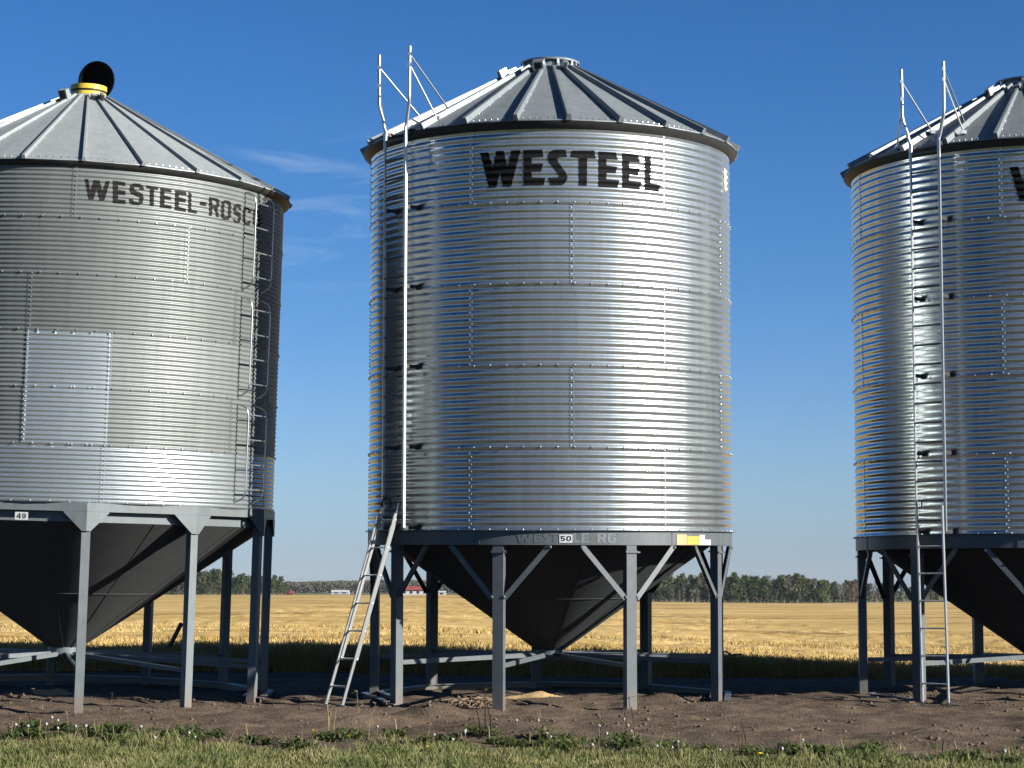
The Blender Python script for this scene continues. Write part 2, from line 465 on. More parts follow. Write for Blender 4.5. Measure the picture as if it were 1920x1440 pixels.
hh = rng.uniform(.14, .29, len(PP)) * (.7 + .6 * pnoise(PP[:, 0], PP[:, 1], 1.1, 6)) * np.interp(PP[:, 1], [39.2, 40, 46, 60, 100, 240], [1.3, 1.1, .85, .62, .40, .25]) + .02
BV, BF = blades(PP, hh, np.interp(PP[:, 1], [38, 45, 60, 100, 240], [.014, .016, .02, .03, .06]), .45, None, '', None)
crop = quick('crop', np.concatenate([CV, BV]), np.concatenate([CF, BF + len(CV)]), M['straw'], False)
tag(crop, 'ripe golden grain crop and straw covering the field behind the bins', 'crop', kind='stuff')

# ------------------------------------------------------------------ corrugated bins
def profile_fn(R0, z0, pitch, amp):
    return lambda z: R0 + amp * math.cos(2 * math.pi * (z - z0) / pitch)
def corrugated(mb, rf, z0, z1, steps, n, a0=0, a1=360, dr=0, mi=0):
    prof = [(rf(z0 + (z1 - z0) * i / steps) + dr, z0 + (z1 - z0) * i / steps) for i in range(steps + 1)]
    mb.lathe(prof, n, True, a0, a1, mi)
def ring_mesh(R0, z0, T, ncor, amp, seams, gap, dr, top_bolts, phase):
    """one tier of sheets with lap strips and bolts (slot 1)"""
    mb = MB(); p = T / ncor; rf = profile_fn(R0, z0, p, amp)
    corrugated(mb, rf, z0, z0 + T, ncor * 8, 180, dr=dr)
    for a in seams:
        corrugated(mb, rf, z0, z0 + T, ncor * 8, 3, a - .75, a + .75, dr + .0035)
        mb2 = mb
        for i in range(ncor * 2):
            z = z0 + T * (i + .5) / (ncor * 2); aa = a + (.36 if i % 2 else -.36)
            mb.bolt(pol(aa, rf(z) + dr + .003, z), out_v(aa), .012, .011, 1)
    for k in range(int(360 / gap)):
        a = phase + k * gap
        mb.bolt(pol(a, R0 + amp + dr + .001, z0 + .0), out_v(a), .015, .013, 1)
        if top_bolts: mb.bolt(pol(a, R0 + amp + dr + .001, z0 + T - .035), out_v(a), .013, .011, 1)
    return mb
def clip(poly, ax, lo, hi):
    for s, b in ((1, lo), (-1, hi)):
        o = []
        for i in range(len(poly)):
            p, q = poly[i], poly[(i + 1) % len(poly)]
            dp, dq = s * (p[ax] - b), s * (q[ax] - b)
            if dp >= 0: o.append(p)
            if (dp >= 0) != (dq >= 0):
                k = dp / (dp - dq); o.append((p[0] + (q[0] - p[0]) * k, p[1] + (q[1] - p[1]) * k))
        poly = o
        if len(poly) < 3: return []
    return poly
def wrap(mb, loops, rf, zstep, astep=2.0, mi=0):
    """polygon (with holes) in (azimuth, z) laid onto a surface of revolution"""
    flat = [p for l in loops for p in l]
    tris = tessellate_polygon([[Vector((p[0], p[1] * 10, 0)) for p in l] for l in loops])
    for t in tris:
        tri = [flat[i] for i in t]
        ar = sum(tri[i][0] * tri[(i + 1) % 3][1] - tri[(i + 1) % 3][0] * tri[i][1] for i in range(3))
        if ar < 0: tri.reverse()
        z0 = min(p[1] for p in tri); z1 = max(p[1] for p in tri); k0 = math.floor(z0 / zstep)
        k = k0
        while k * zstep < z1:
            band = clip(tri, 1, k * zstep, (k + 1) * zstep); k += 1
            if not band: continue
            a0 = min(p[0] for p in band); a1 = max(p[0] for p in band); j = math.floor(a0 / astep)
            while j * astep < a1:
                pc = clip(band, 0, j * astep, (j + 1) * astep); j += 1
                if len(pc) >= 3:
                    mb.add([pol(a, rf(z), z) for a, z in pc], [tuple(range(len(pc)))], True, mi)
def rect(a0, a1, z0, z1): return [(a0, z0), (a1, z0), (a1, z1), (a0, z1)]
GLY = {
 'W': [[(0, 1), (.22, 1), (.33, .42), (.42, 1), (.6, 1), (.69, .42), (.8, 1), (1, 1), (.78, 0), (.6, 0), (.5, .45), (.4, 0), (.2, 0)]],
 'E': [[(0, 0), (0, 1), (.95, 1), (1, .78), (.4, .78), (.4, .6), (.9, .6), (.85, .4), (.4, .4), (.4, .22), (1, .22), (.95, 0)]],
 'S': [[(.95, 1), (1, .8), (.55, .8), (.45, .72), (.95, .35), (1, .2), (.8, 0), (.05, 0), (0, .2), (.5, .2), (.58, .28), (.08, .65), (.05, .85), (.25, 1)]],
 'T': [[(.35, 0), (.35, .78), (0, .78), (.05, 1), (.95, 1), (1, .78), (.65, .78), (.65, 0)]],
 'L': [[(0, 0), (0, 1), (.4, 1), (.4, .24), (1, .24), (.95, 0)]],
 'R': [[(0, 0), (0, 1), (.8, 1), (1, .85), (1, .55), (.8, .42), (1, 0), (.65, 0), (.48, .38), (.35, .38), (.35, 0)], [(.35, .58), (.62, .58), (.65, .66), (.62, .8), (.35, .8)]],
 'G': [[(.95, .75), (.95, .9), (.75, 1), (.2, 1), (0, .85), (0, .15), (.2, 0), (.8, 0), (1, .1), (1, .55), (.55, .55), (.55, .36), (.68, .36), (.68, .2), (.35, .2), (.35, .8), (.65, .8), (.65, .7)]],
 '5': [[(.05, 1), (.9, 1), (.9, .8), (.3, .8), (.27, .62), (.55, .65), (.85, .5), (.93, .3), (.82, .1), (.5, 0), (.15, .05), (.03, .25), (.27, .28), (.35, .19), (.5, .17), (.64, .3), (.55, .45), (.35, .46), (.28, .4), (.06, .45)]],
 '0': [[(.3, 0), (.7, 0), (.95, .25), (.95, .75), (.7, 1), (.3, 1), (.05, .75), (.05, .25)], [(.4, .17), (.3, .32), (.3, .68), (.4, .83), (.6, .83), (.7, .68), (.7, .32), (.6, .17)]],
 '4': [[(.55, 1), (.82, 1), (.82, .4), (.97, .4), (.97, .2), (.82, .2), (.82, 0), (.58, 0), (.58, .2), (.02, .2), (.02, .4)], [(.58, .4), (.28, .4), (.58, .77)]],
 '9': [[(.5, 1), (.8, .92), (.95, .65), (.9, .3), (.7, .06), (.4, 0), (.12, .08), (.1, .25), (.35, .2), (.55, .22), (.68, .4), (.45, .33), (.15, .45), (.05, .68), (.2, .92)], [(.5, .83), (.34, .77), (.3, .65), (.36, .54), (.5, .5), (.64, .58), (.68, .7), (.62, .8)]],
}
def glyph(mb, ch, a0, a1, z0, z1, rf, mi=0):
    wrap(mb, [[(a0 + x * (a1 - a0), z0 + y * (z1 - z0)) for x, y in l] for l in GLY[ch]], rf, 1.0, 2.0, mi)

def seam_list(a, step): return [a + step * k for k in range(int(round(360 / step)))]
def roof_mesh(re, ze, rc, zc, nrib, a_rib, rib_w, rib_h, old=False):
    mb = MB(); st = 360 / nrib
    def at_r(a, s, k): return pol(a, re + (rc - re) * k, ze + (zc - ze) * k)
    slope = math.atan2(zc - ze, re - rc)
    for i in range(nrib):
        a, b = a_rib + i * st, a_rib + (i + 1) * st
        # a panel: flat facet in three strips, with a shallow crease and a folded lip
        m = (a + b) / 2
        P = [[at_r(q, 0, k) for q in (a, m, b)] for k in (0, .33, .66, 1)]
        for k in range(3): P[k][1] = P[k][1] + Vector((0, 0, -.008 + .004 * rng.standard_normal()))
        vs = [p for row in P for p in row]
        mb.add(vs, [(r * 3 + c, r * 3 + c + 1, r * 3 + c + 4, r * 3 + c + 3) for r in range(3) for c in (0, 1)], False)
        lip = [at_r(a, 0, 0), at_r(m, 0, 0) + Vector((0, 0, -.006)), at_r(b, 0, 0)]
        mb.add(lip + [p + Vector((0, 0, -.014)) for p in lip], [(3, 4, 1, 0), (4, 5, 2, 1)], False)
        for j in range(1, 8):
            q = a + st * j / 8; p = at_r(q, 0, .022); mb.bolt(p, out_v(q) * math.sin(slope) + Vector((0, 0, math.cos(slope))), .011, .010, 1)
        # standing rib on the joint: trapezoid, tapering a little to the top
        o, tn = out_v(a), tan_v(a); up = o * math.sin(slope) + Vector((0, 0, math.cos(slope)))
        sec = []
        for k, sc_ in ((-.006, 1), (.97, .62)):
            c = at_r(a, 0, k)
            sec += [c - tn * rib_w / 2 * sc_ - up * .01, c - tn * rib_w * .33 * sc_ + up * rib_h * sc_, c + tn * rib_w * .33 * sc_ + up * rib_h * sc_, c + tn * rib_w / 2 * sc_ - up * .01]
        mb.add(sec, [(0, 4, 5, 1), (1, 5, 6, 2), (2, 6, 7, 3), (0, 1, 2, 3), (4, 7, 6, 5)], False)
        for j in range(1, 7):
            c = at_r(a + .9, 0, j / 7); mb.bolt(c, up, .010, .010, 1)
    return mb

def leg_part(a, r, w, d, z1, mat, parent, plate=True, pin_z=None, foot=True):
    mb = MB(); o, tn, Z = out_v(a), tan_v(a), Vector((0, 0, 1)); zb = -.16
    # folded channel: outer web, two flanges
    mb.box(pol(a, r, (z1 + zb) / 2), w, .012, z1 - zb, (tn, o, Z))
    for s in (-1, 1):
        mb.box(pol(a, r - d / 2, (z1 + zb) / 2) + tn * s * (w / 2 - .006), .012, d - .012, z1 - zb, (tn, o, Z))
    mb.box(pol(a, r - d + .004, (z1 + zb) / 2), w - .024, .008, z1 - zb - .02, (tn, o, Z))
    lg = mb.build('leg', mat, parent)
    if pin_z:
        c = MB(); c.box(pol(a, r - d / 2, pin_z), w + .03, d + .03, .022, (tn, o, Z))
        c.bar(pol(a, r + .02, pin_z - .012) - tn * (w / 2 + .02), pol(a, r + .02, pin_z - .012) + tn * (w / 2 + .045), .02, .02)
        c.build('collar', mat, lg)
    if foot:
        fp = MB(); fp.box(pol(a, r - d / 2, .012), .30, .28, .016, (tn, o, Z)); fp.build('foot_plate', mat, lg)
    return lg

def hopper_mesh(r0, z0, r1, z1, npan, a0):
    mb = MB(); prof = [(r1, z1), (r1 + (r0 - r1) * .45, z1 + (z0 - z1) * .45), (r1 + (r0 - r1) * .45 + .004, z1 + (z0 - z1) * .45), (r0, z0)]
    n = 96; vs = []; fs = []
    mb.lathec(prof, n)
    for k in range(npan):                       # lapped panel joints
        a = a0 + k * 360 / npan
        p, q = pol(a, r1 + .006, z1), pol(a, r0 + .002, z0)
        mb.bar(p, q, .012, .007, out_v(a))
    mb.lathe([(r1 + (r0 - r1) * .45 + .001, z1 + (z0 - z1) * .45 - .006), (r1 + (r0 - r1) * .45 + .012, z1 + (z0 - z1) * .45), (r1 + (r0 - r1) * .45 + .012, z1 + (z0 - z1) * .45 + .01)], n, True)
    return mb

def place(D, X, tx, ty, zr, lh, rz=0, k=1.0):
    D, X, zr = D * k, X * k, zr * k
    rot = Matrix.Rotation(ty, 3, 'Y') @ Matrix.Rotation(tx, 3, 'X') @ Matrix.Rotation(R(rz), 3, 'Z')
    base = Vector((X, D, zr + EYE)) + rot @ Vector((0, 0, -lh * k))
    return Matrix.Translation(base) @ rot.to_4x4() @ Matrix.Scale(k, 4)

# ---- the bin with large lettering (second in the row) and its copies
LH = 2.432; T5 = 1.1176; RB = 2.663; AMP = .0092; NC = 11
GROUP = 'galvanised hopper bins with bold black lettering'
bin2 = empty('grain_bin', place(31.4286, .5574, .0188, .0019, .8733, LH))
tag(bin2, 'shiny galvanised hopper bin carrying the number 50 sticker, standing between two other bins', 'grain bin', GROUP)
for i in range(5):
    mb = ring_mesh(RB, LH + i * T5, T5, NC, AMP, seam_list(-25 if i % 2 == 0 else 5.5, 60), 5.0, (.0, .0015)[i % 2], i == 4, 1.2)
    mb.build('wall_ring', [M['galv'], M['bolt']], bin2)
rfM = profile_fn(RB, LH, T5 / NC, AMP)
LET = [
 [(-22.18, 5.18), (-19.53, 5.18), (-18.14, 4.96), (-17.19, 5.19), (-14.82, 5.19), (-13.65, 4.96), (-12.45, 5.19), (-9.69, 5.19), (-12.52, 4.69), (-15.04, 4.7), (-16.03, 4.88), (-17.01, 4.69), (-19.38, 4.69)],
 [(-8.85, 5.19), (-3.31, 5.19), (-2.87, 5.09), (-6.41, 5.08), (-6.41, 5.0), (-3.02, 5.0), (-3.6, 4.89), (-6.41, 4.89), (-6.4, 4.81), (-2.34, 4.8), (-2.86, 4.7), (-8.83, 4.7)],
 [(3.61, 5.19), (4.05, 5.09), (1.54, 5.08), (1.1, 5.06), (1.4, 5.02), (3.46, 4.89), (4.2, 4.82), (4.05, 4.78), (3.46, 4.73), (2.43, 4.7), (-.81, 4.7), (-1.54, 4.8), (1.4, 4.81), (1.69, 4.82), (1.49, 4.85), (-.81, 4.99), (-1.55, 5.04), (-1.69, 5.1), (-1.25, 5.15), (-.37, 5.18), (.66, 5.19)],
 [(5.44, 5.18), (12.13, 5.19), (12.65, 5.08), (10.01, 5.08), (9.91, 4.7), (7.52, 4.7), (7.53, 5.08), (5.0, 5.09)],
 [(13.51, 5.18), (18.9, 5.18), (19.44, 5.08), (15.91, 5.08), (15.91, 4.99), (19.27, 4.98), (18.79, 4.89), (15.9, 4.89), (15.9, 4.8), (19.9, 4.79), (19.36, 4.69), (13.49, 4.69)],
 [(20.99, 5.18), (26.19, 5.17), (26.77, 5.07), (23.17, 5.07), (23.16, 4.98), (26.69, 4.98), (26.07, 4.88), (23.16, 4.89), (23.15, 4.8), (27.3, 4.79), (26.67, 4.69), (20.96, 4.7)],
 [(28.51, 5.16), (30.64, 5.16), (30.47, 4.79), (34.04, 4.78), (33.46, 4.68), (28.4, 4.69)]]
mb = MB()
for l in LET: wrap(mb, [[(a, z + LH) for a, z in l]], lambda z: rfM(z) + .0068, T5 / NC / 8, 2.0)
mb.build('lettering', M['black'], bin2)
# roof
ZE = LH + 5 * T5 + .005; RE = RB + .125
mb = roof_mesh(RE, ZE, .40, ZE + (RE - .40) * .548, 24, 4.3, .078, .078)
roof2 = mb.build('roof', [M['roof'], M['bolt']], bin2)
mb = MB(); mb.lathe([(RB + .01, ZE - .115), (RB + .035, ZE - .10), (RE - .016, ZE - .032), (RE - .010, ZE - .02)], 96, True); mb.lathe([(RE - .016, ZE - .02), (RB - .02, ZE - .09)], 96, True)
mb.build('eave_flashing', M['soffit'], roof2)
ZC = ZE + (RE - .40) * .548
mb = MB(); mb.lathec([(.41, ZC - .03), (.395, ZC + .02), (.395, ZC + .075), (.44, ZC + .078), (.445, ZC + .105), (.30, ZC + .125), (.02, ZC + .13)], 48)
cap2 = mb.build('roof_cap', M['roof'], roof2)
for a in (-70, -15, 15, 28, 48, 62, 100, 160, -130):
    mb = MB(); mb.box(pol(a, .425, ZC + .045), .035, .03, .07, (tan_v(a), out_v(a), Vector((0, 0, 1)))); mb.build('cap_clip', M['galv_new'], cap2)
sl = math.atan(.548)
for a, r, s, h in ((-14, .68, .16, .13), (18, .60, .07, .11), (-52, .85, .07, .12), (-62, .66, .2, .05)):
    up = out_v(a) * math.sin(sl) + Vector((0, 0, math.cos(sl))); dn = out_v(a) * math.cos(sl) - Vector((0, 0, math.sin(sl)))
    p = pol(a, r, ZE + (RE - r) * .548) + up * (h / 2 + .03); mb = MB()
    mb.box(p, s, .14, h, (tan_v(a), dn, up))
    mb.box(p - dn * .0 + dn * .075, s * .7, .012, h * .7, (tan_v(a), dn, up), 1)
    mb.build('lid_latch', [M['galv_new'], M['dark']], roof2)
# base ring with its markings
mb = MB(); RR = RB + .012
mb.lathec([(RB - .09, LH - .205), (RR, LH - .205), (RR, LH - .012)], 120); mb.lathe([(RR, LH - .012), (RB + .055, LH - .012), (RB + .055, LH - .002), (RB - .01, LH - .001)], 120, False)
for a in (-22, 38, 98, 158, 218, 278):
    mb.box(pol(a, RR + .003, LH - .108), .012, .006, .185, (tan_v(a), out_v(a), Vector((0, 0, 1))))
ring2 = mb.build('base_ring', M['grey'], bin2)
mb = MB(); rf = lambda z: RR + .003
for ch, a0, a1, mi in (('W', -10.9, -6.0, 0), ('E', -5.6, -3.4, 0), ('S', -3.2, -1.0, 0), ('T', -.9, 1.5, 0), ('L', 5.7, 7.8, 1), ('E', 8.1, 10.5, 1), ('R', 12.8, 15.6, 1), ('G', 16.0, 18.6, 1)):
    glyph(mb, ch, a0, a1, LH - .175, LH - .045, rf, mi)
mb.build('ghost_lettering', [M['fade'], M['fade2']], ring2)
mb = MB(); wrap(mb, [rect(1.75, 5.55, LH - .175, LH - .065)], lambda z: RR + .006, 1.0)
glyph(mb, '5', 2.1, 3.55, LH - .155, LH - .083, lambda z: RR + .009, 1); glyph(mb, '0', 3.75, 5.25, LH - .155, LH - .083, lambda z: RR + .009, 1)
mb.build('number_sticker', [M['white'], M['ink']], ring2)
mb = MB(); rf = lambda z: RR + .006
wrap(mb, [rect(39.75, 44, LH - .2, LH - .055)], rf, 1.0, mi=0); wrap(mb, [rect(44.1, 50, LH - .2, LH - .075)], rf, 1.0, mi=1)
wrap(mb, [rect(50.1, 53, LH - .2, LH - .06)], rf, 1.0, mi=2); wrap(mb, [rect(53.1, 56.5, LH - .2, LH - .125)], rf, 1.0, mi=2)
for z in (.105, .13, .16, .18): wrap(mb, [rect(44.6, 49.4, LH - z, LH - z + .008)], lambda q: RR + .0085, 1.0, mi=3)
mb.build('warning_sticker', [M['beige'], M['yellow'], M['white'], M['ypaint']], ring2)
# cream foam patch on the wall
mb = MB()
for (a, z, w, h) in ((71.5, 5.22, 1.6, .10), (72.3, 5.14, 2.2, .12), (72.0, 5.05, 1.5, .12), (72.2, 4.97, .8, .08)):
    n = 9; c = pol(a, RB + .02, z + LH); vs = [c + out_v(a) * .02] + [pol(a + w * math.cos(q) * random.uniform(.8, 1.2), RB + .004, z + LH + h / 2 * math.sin(q) * random.uniform(.8, 1.2)) for q in [2 * math.pi * k / n for k in range(n)]]
    mb.add(vs, [(0, k + 1, (k + 1) % n + 1) for k in range(n)], True)
mb.build('foam_patch', M['foam'], bin2)
# hopper, legs, braces
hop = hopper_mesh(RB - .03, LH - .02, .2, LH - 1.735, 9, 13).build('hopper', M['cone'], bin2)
mb = MB(); mb.lathe([(.21, LH - 1.83), (.21, LH - 1.72)], 32); mb.lathe([(.21, LH - 1.83), (.24, LH - 1.83), (.24, LH - 1.80), (.21, LH - 1.80)], 32)
mb.box((0, .0, LH - 1.845), .52, .44, .025); mb.box((.42, -.12, LH - 1.84), .35, .06, .02)
mb.build('outlet_gate', M['grey'], hop)
LA = [-56.3 + 40 * k for k in range(9)]
hub_z = LH - 1.77
for k, a in enumerate(LA):
    lg = leg_part(a, RB - .005, .15, .115, LH - .206, M['grey'], bin2, pin_z=LH - .29, foot=(k in (0, 3)))
    for s in (-1, 1):
        mb = MB(); p = pol(a + s * 15.4, RB - .03, LH - .215); q = pol(a, RB - .045, LH - .93) + tan_v(a) * s * .085
        mb.bar(p, q, .012, .06, out_v(a)); mb.bar(p + out_v(a) * .03, q + out_v(a) * .03, .07, .010, out_v(a))
        mb.bolt(p + out_v(a + s * 15) * .035 + Vector((0, 0, -.02)), out_v(a), .025, .02); mb.bolt(q + out_v(a) * .035 + Vector((0, 0, .02)), out_v(a), .025, .02)
        mb.build('knee_brace', M['grey'], bin2)
    mb = MB(); p, q = pol(a, .22, hub_z), pol(a, RB - .13, hub_z + .02 - .07)
    mb.bar(p, q, .03, .010); mb.bar(p - Vector((0, 0, .035)) + tan_v(a) * .012, q - Vector((0, 0, .03)) + tan_v(a) * .012, .01, .055)
    mb.build('spoke_beam', M['grey'], bin2)
for i in (2, 3, 4, 5, 6, 7):                  # ground skid between the rear legs
    a, b = LA[i + 1 if i < 8 else 0], LA[(i + 2) % 9] if i + 2 < 9 else LA[(i + 2) % 9] + 360
for (a, b) in ((LA[3], LA[4]), (LA[4], LA[5]), (LA[5], LA[6]), (LA[6], LA[7]), (LA[7], LA[8]), (LA[8], LA[0] + 360)):
    for rr, hz in ((RB + .10, .05), (RB - .12, .075)):
        mb = MB(); p, q = pol(a, rr, hz), pol(b, rr, hz); mb.bar(p, q, .09, .012); mb.bar(p - Vector((0, 0, .05)), q - Vector((0, 0, .05)), .012, .10)
        mb.build('skid_beam', M['grey'], bin2)

def wall_ladder(parent, a, hw, r, z0, z1, ztop, hwt, wall_r, braces):
    """fixed ladder with a flared walk-through top"""
    o, tn = out_v(a), tan_v(a); Z = Vector((0, 0, 1))
    P = lambda s, rr, z: o * rr + tn * s + Z * z
    lad = empty('fixed_ladder'); lad.parent = parent
    for s in (-1, 1):
        mb = MB(); mb.box(P(s * hw, r, (z0 + z1) / 2), .022, (.034 if s < 0 else .046), z1 - z0, (tn, o, Z))
        if s > 0: mb.box(P(s * (hw + .014), r + .019, (z0 + z1) / 2), .026, .008, z1 - z0, (tn, o, Z))
        mb.tube([P(s * hw, r, z1 - .25), P(s * hw, r, z1 + .0), P(s * (hw + .015), r, z1 + .06), P(s * (hw + .05), r + .005, z1 + .18), P(s * (hwt - .02), r + .02, z1 + .34), P(s * hwt, r + .03, z1 + .42), P(s * hwt, r + .03, ztop)], .026, 8)
        mb.build('rail', M['rail'], lad)
    n = int((z1 - z0) / .278)
    for k in range(n):
        z = z0 + .16 + k * .278
        mb = MB(); mb.tube([P(-hw + .01, r, z), P(hw - .01, r, z)], .016, 6); mb.build('rung', M['rung'], lad)
    for k in range(6):
        z = LH + .03 + k * T5 - (.03 if k == 5 else 0)
        for s in (-1, 1):
            mb = MB(); mb.bar(P(s * hw, r - .01, z), P(s * hw, wall_r - .004, z), .012, .05); mb.box(P(s * hw, wall_r + .012, z), .06, .03, .075, (tn, o, Z)); mb.build('standoff', M['dark'], lad)
    for (s, zt, qa, qr, th) in braces:
        q = pol(qa, qr, ZE + (RE - qr) * .548 + .03); p = P(s * hwt, r + .03, zt)
        d = (q - p)
        mb = MB(); mb.tube([p + d * .02, p + d * .12, q], .013, 6); mb.box(q, .07, .07, .05); mb.box(p, .05, .05, .05); mb.build('brace', M['rail'], lad)
    return lad
ladder2 = wall_ladder(bin2, -49.3, .236, RB + .247, LH + .03, ZE + .03, LH + 6.74, .352, RB,
    [(1, LH + 6.63, -44, 2.12, 0), (1, LH + 6.48, -40.5, 2.5, 0), (-1, LH + 6.56, -56.5, 2.25, 0), (-1, LH + 6.3, -63.5, 2.68, 0)])

# ---- lean-to ladder sections
def lean_ladder(name, foot, top, width_v, L2, rung, hook):
    """two-section ladder from foot to top; width_v = half rail spacing vector"""
    root = empty(name, Matrix.Translation(foot)); f = Vector((0, 0, 0)); tp = top - foot; d = tp.normalized(); Ltot = tp.length
    nrm = d.cross(width_v).normalized()
    if nrm.y > 0: nrm = -nrm
    secs = [(0, L2[0], .0), (L2[1], Ltot, .035)] if L2 else [(0, Ltot, 0)]
    for (l0, l1, off) in secs:
        for s in (-1, 1):
            mb = MB(); w = width_v * (s * (1 if off == 0 else .93))
            mb.bar(d * l0 + w - nrm * off, d * l1 + w - nrm * off, .015, .04, nrm)
            mb.bar(d * l0 + w - nrm * (off - .02), d * l1 + w - nrm * (off - .02), .022, .006, nrm)
            rl = mb.build('rail', M['alu'], root)
            if l0 == 0:
                mb = MB(); mb.box(d * .02 + w, .05, .05, .05); mb.build('foot_pad', M['dark'], rl)
    k = .30
    while k < Ltot - .02:
        mb = MB(); off = .035 if (L2 and k > L2[1]) else 0
        mb.tube([d * k - width_v - nrm * off, d * k + width_v - nrm * off], .014, 6); mb.build('rung', M['alu'], root); k += rung
    for s in hook:
        mb = MB(); q = d * (Ltot - .02) + width_v * s
        mb.tube([q - d * .02, q + d * .08, q + d * .12 - nrm * .05, q + d * .11 - nrm * .13, q + d * .0 - nrm * .15], .014, 6); mb.build('hook', M['dark'], root)
    return root
mw2 = bin2.matrix_world
foot = Vector((-2.44, 29.35, 0)); foot.z = gz(foot.x, foot.y)
topp = mw2 @ pol(-49.3, RB + .30, LH + .36)
hv = tan_v(-49.3) * .19
tag(lean_ladder('extension_ladder', foot, topp, hv, (2.75, .68), .395, (-1,)),
    'aluminium extension ladder standing slanted on the soil against the bin numbered 50', 'ladder', 'loose ladders leaning on bins')

# ---- third bin and the ones beyond the frame that shade the yard
bin3 = copy_tree(bin2, None, ('number_sticker', 'warning_sticker', 'foam_patch', 'ghost_lettering'))
bin3.matrix_world = place(32.2749, 7.911, .0039, .001, .8404, 2.4607 + 0, 3.4)
tag(bin3, 'shiny galvanised hopper bin cut off by the photo edge, beside a nearly upright loose ladder', 'grain bin', GROUP)
for ch in bin3.children:
    if ch.name.startswith('fixed_ladder'): ch.rotation_euler = (0, 0, R(3.0))
for k, (X, D) in enumerate(((15.3, 32.6), (22.7, 32.8), (30.1, 33.0))):
    b = copy_tree(bin2, None, ('number_sticker', 'warning_sticker', 'foam_patch', 'ghost_lettering', 'fixed_ladder', 'knee_brace', 'skid_beam', 'spoke_beam'))
    b.matrix_world = place(D, X, .0, .0, .80, LH, 7 * k)
    tag(b, 'galvanised hopper bin standing farther along the row, beyond the bin at the photo edge', 'grain bin', 'galvanised hopper bins farther along the row')
foot = at(1755, 1331, 29.65); foot.z = gz(foot.x, foot.y)
topp = at(1743, 948, 30.05)
tag(lean_ladder('extension_ladder', foot, topp, tan_v(-42) * .205, None, .385, (-1,)),
    'single ladder section standing nearly upright on the soil before the bin at the photo edge', 'ladder', 'loose ladders leaning on bins')

# ---- the older bin (first in the row)
LL = 2.8979; RL = 3.131; TL = .8128; AL = .0078; NL = 12
bin1 = empty('grain_bin', place(33.2085, -6.8813, .02, .0269, 1.3392, LL, 0, .947))
tag(bin1, 'weathered grey hopper bin with a black round lid over a yellow collar, numbered 49', 'grain bin')
seamL = [19.5, -1.4, 20.1, -1.2, 40.4, 9.2]
for i in range(6):
    mb = ring_mesh(RL, LL + i * TL, TL, NL, AL, seam_list(seamL[i], 60), 5.0, (.0, .0015)[i % 2], i == 5, 1.2)
    mb.build('wall_ring', [M['galv_new'] if i == 0 else M['galv_old'], M['bolt']], bin1)
rfL = profile_fn(RL, LL, TL / NL, AL)
mb = MB(); corrugated(mb, rfL, LL + TL + .01, LL + 3 * TL - .01, NL * 16, 14, -1.6, 20.3, .006)
for i in range(NL * 4):
    z = LL + TL + 2 * TL * (i + .5) / (NL * 4)
    for a in (-1.2, 19.9): 
        if i % 2: mb.bolt(pol(a, rfL(z) + .008, z), out_v(a), .013, .012, 1)
for k in range(5):
    for z in (LL + TL, LL + 2 * TL, LL + 3 * TL - .03): mb.bolt(pol(1.2 + 4.6 * k, RL + AL + .006, z), out_v(1.2 + 4.6 * k), .014, .012, 1)
mb.build('repair_panel', [M['galv_new'], M['bolt']], bin1)
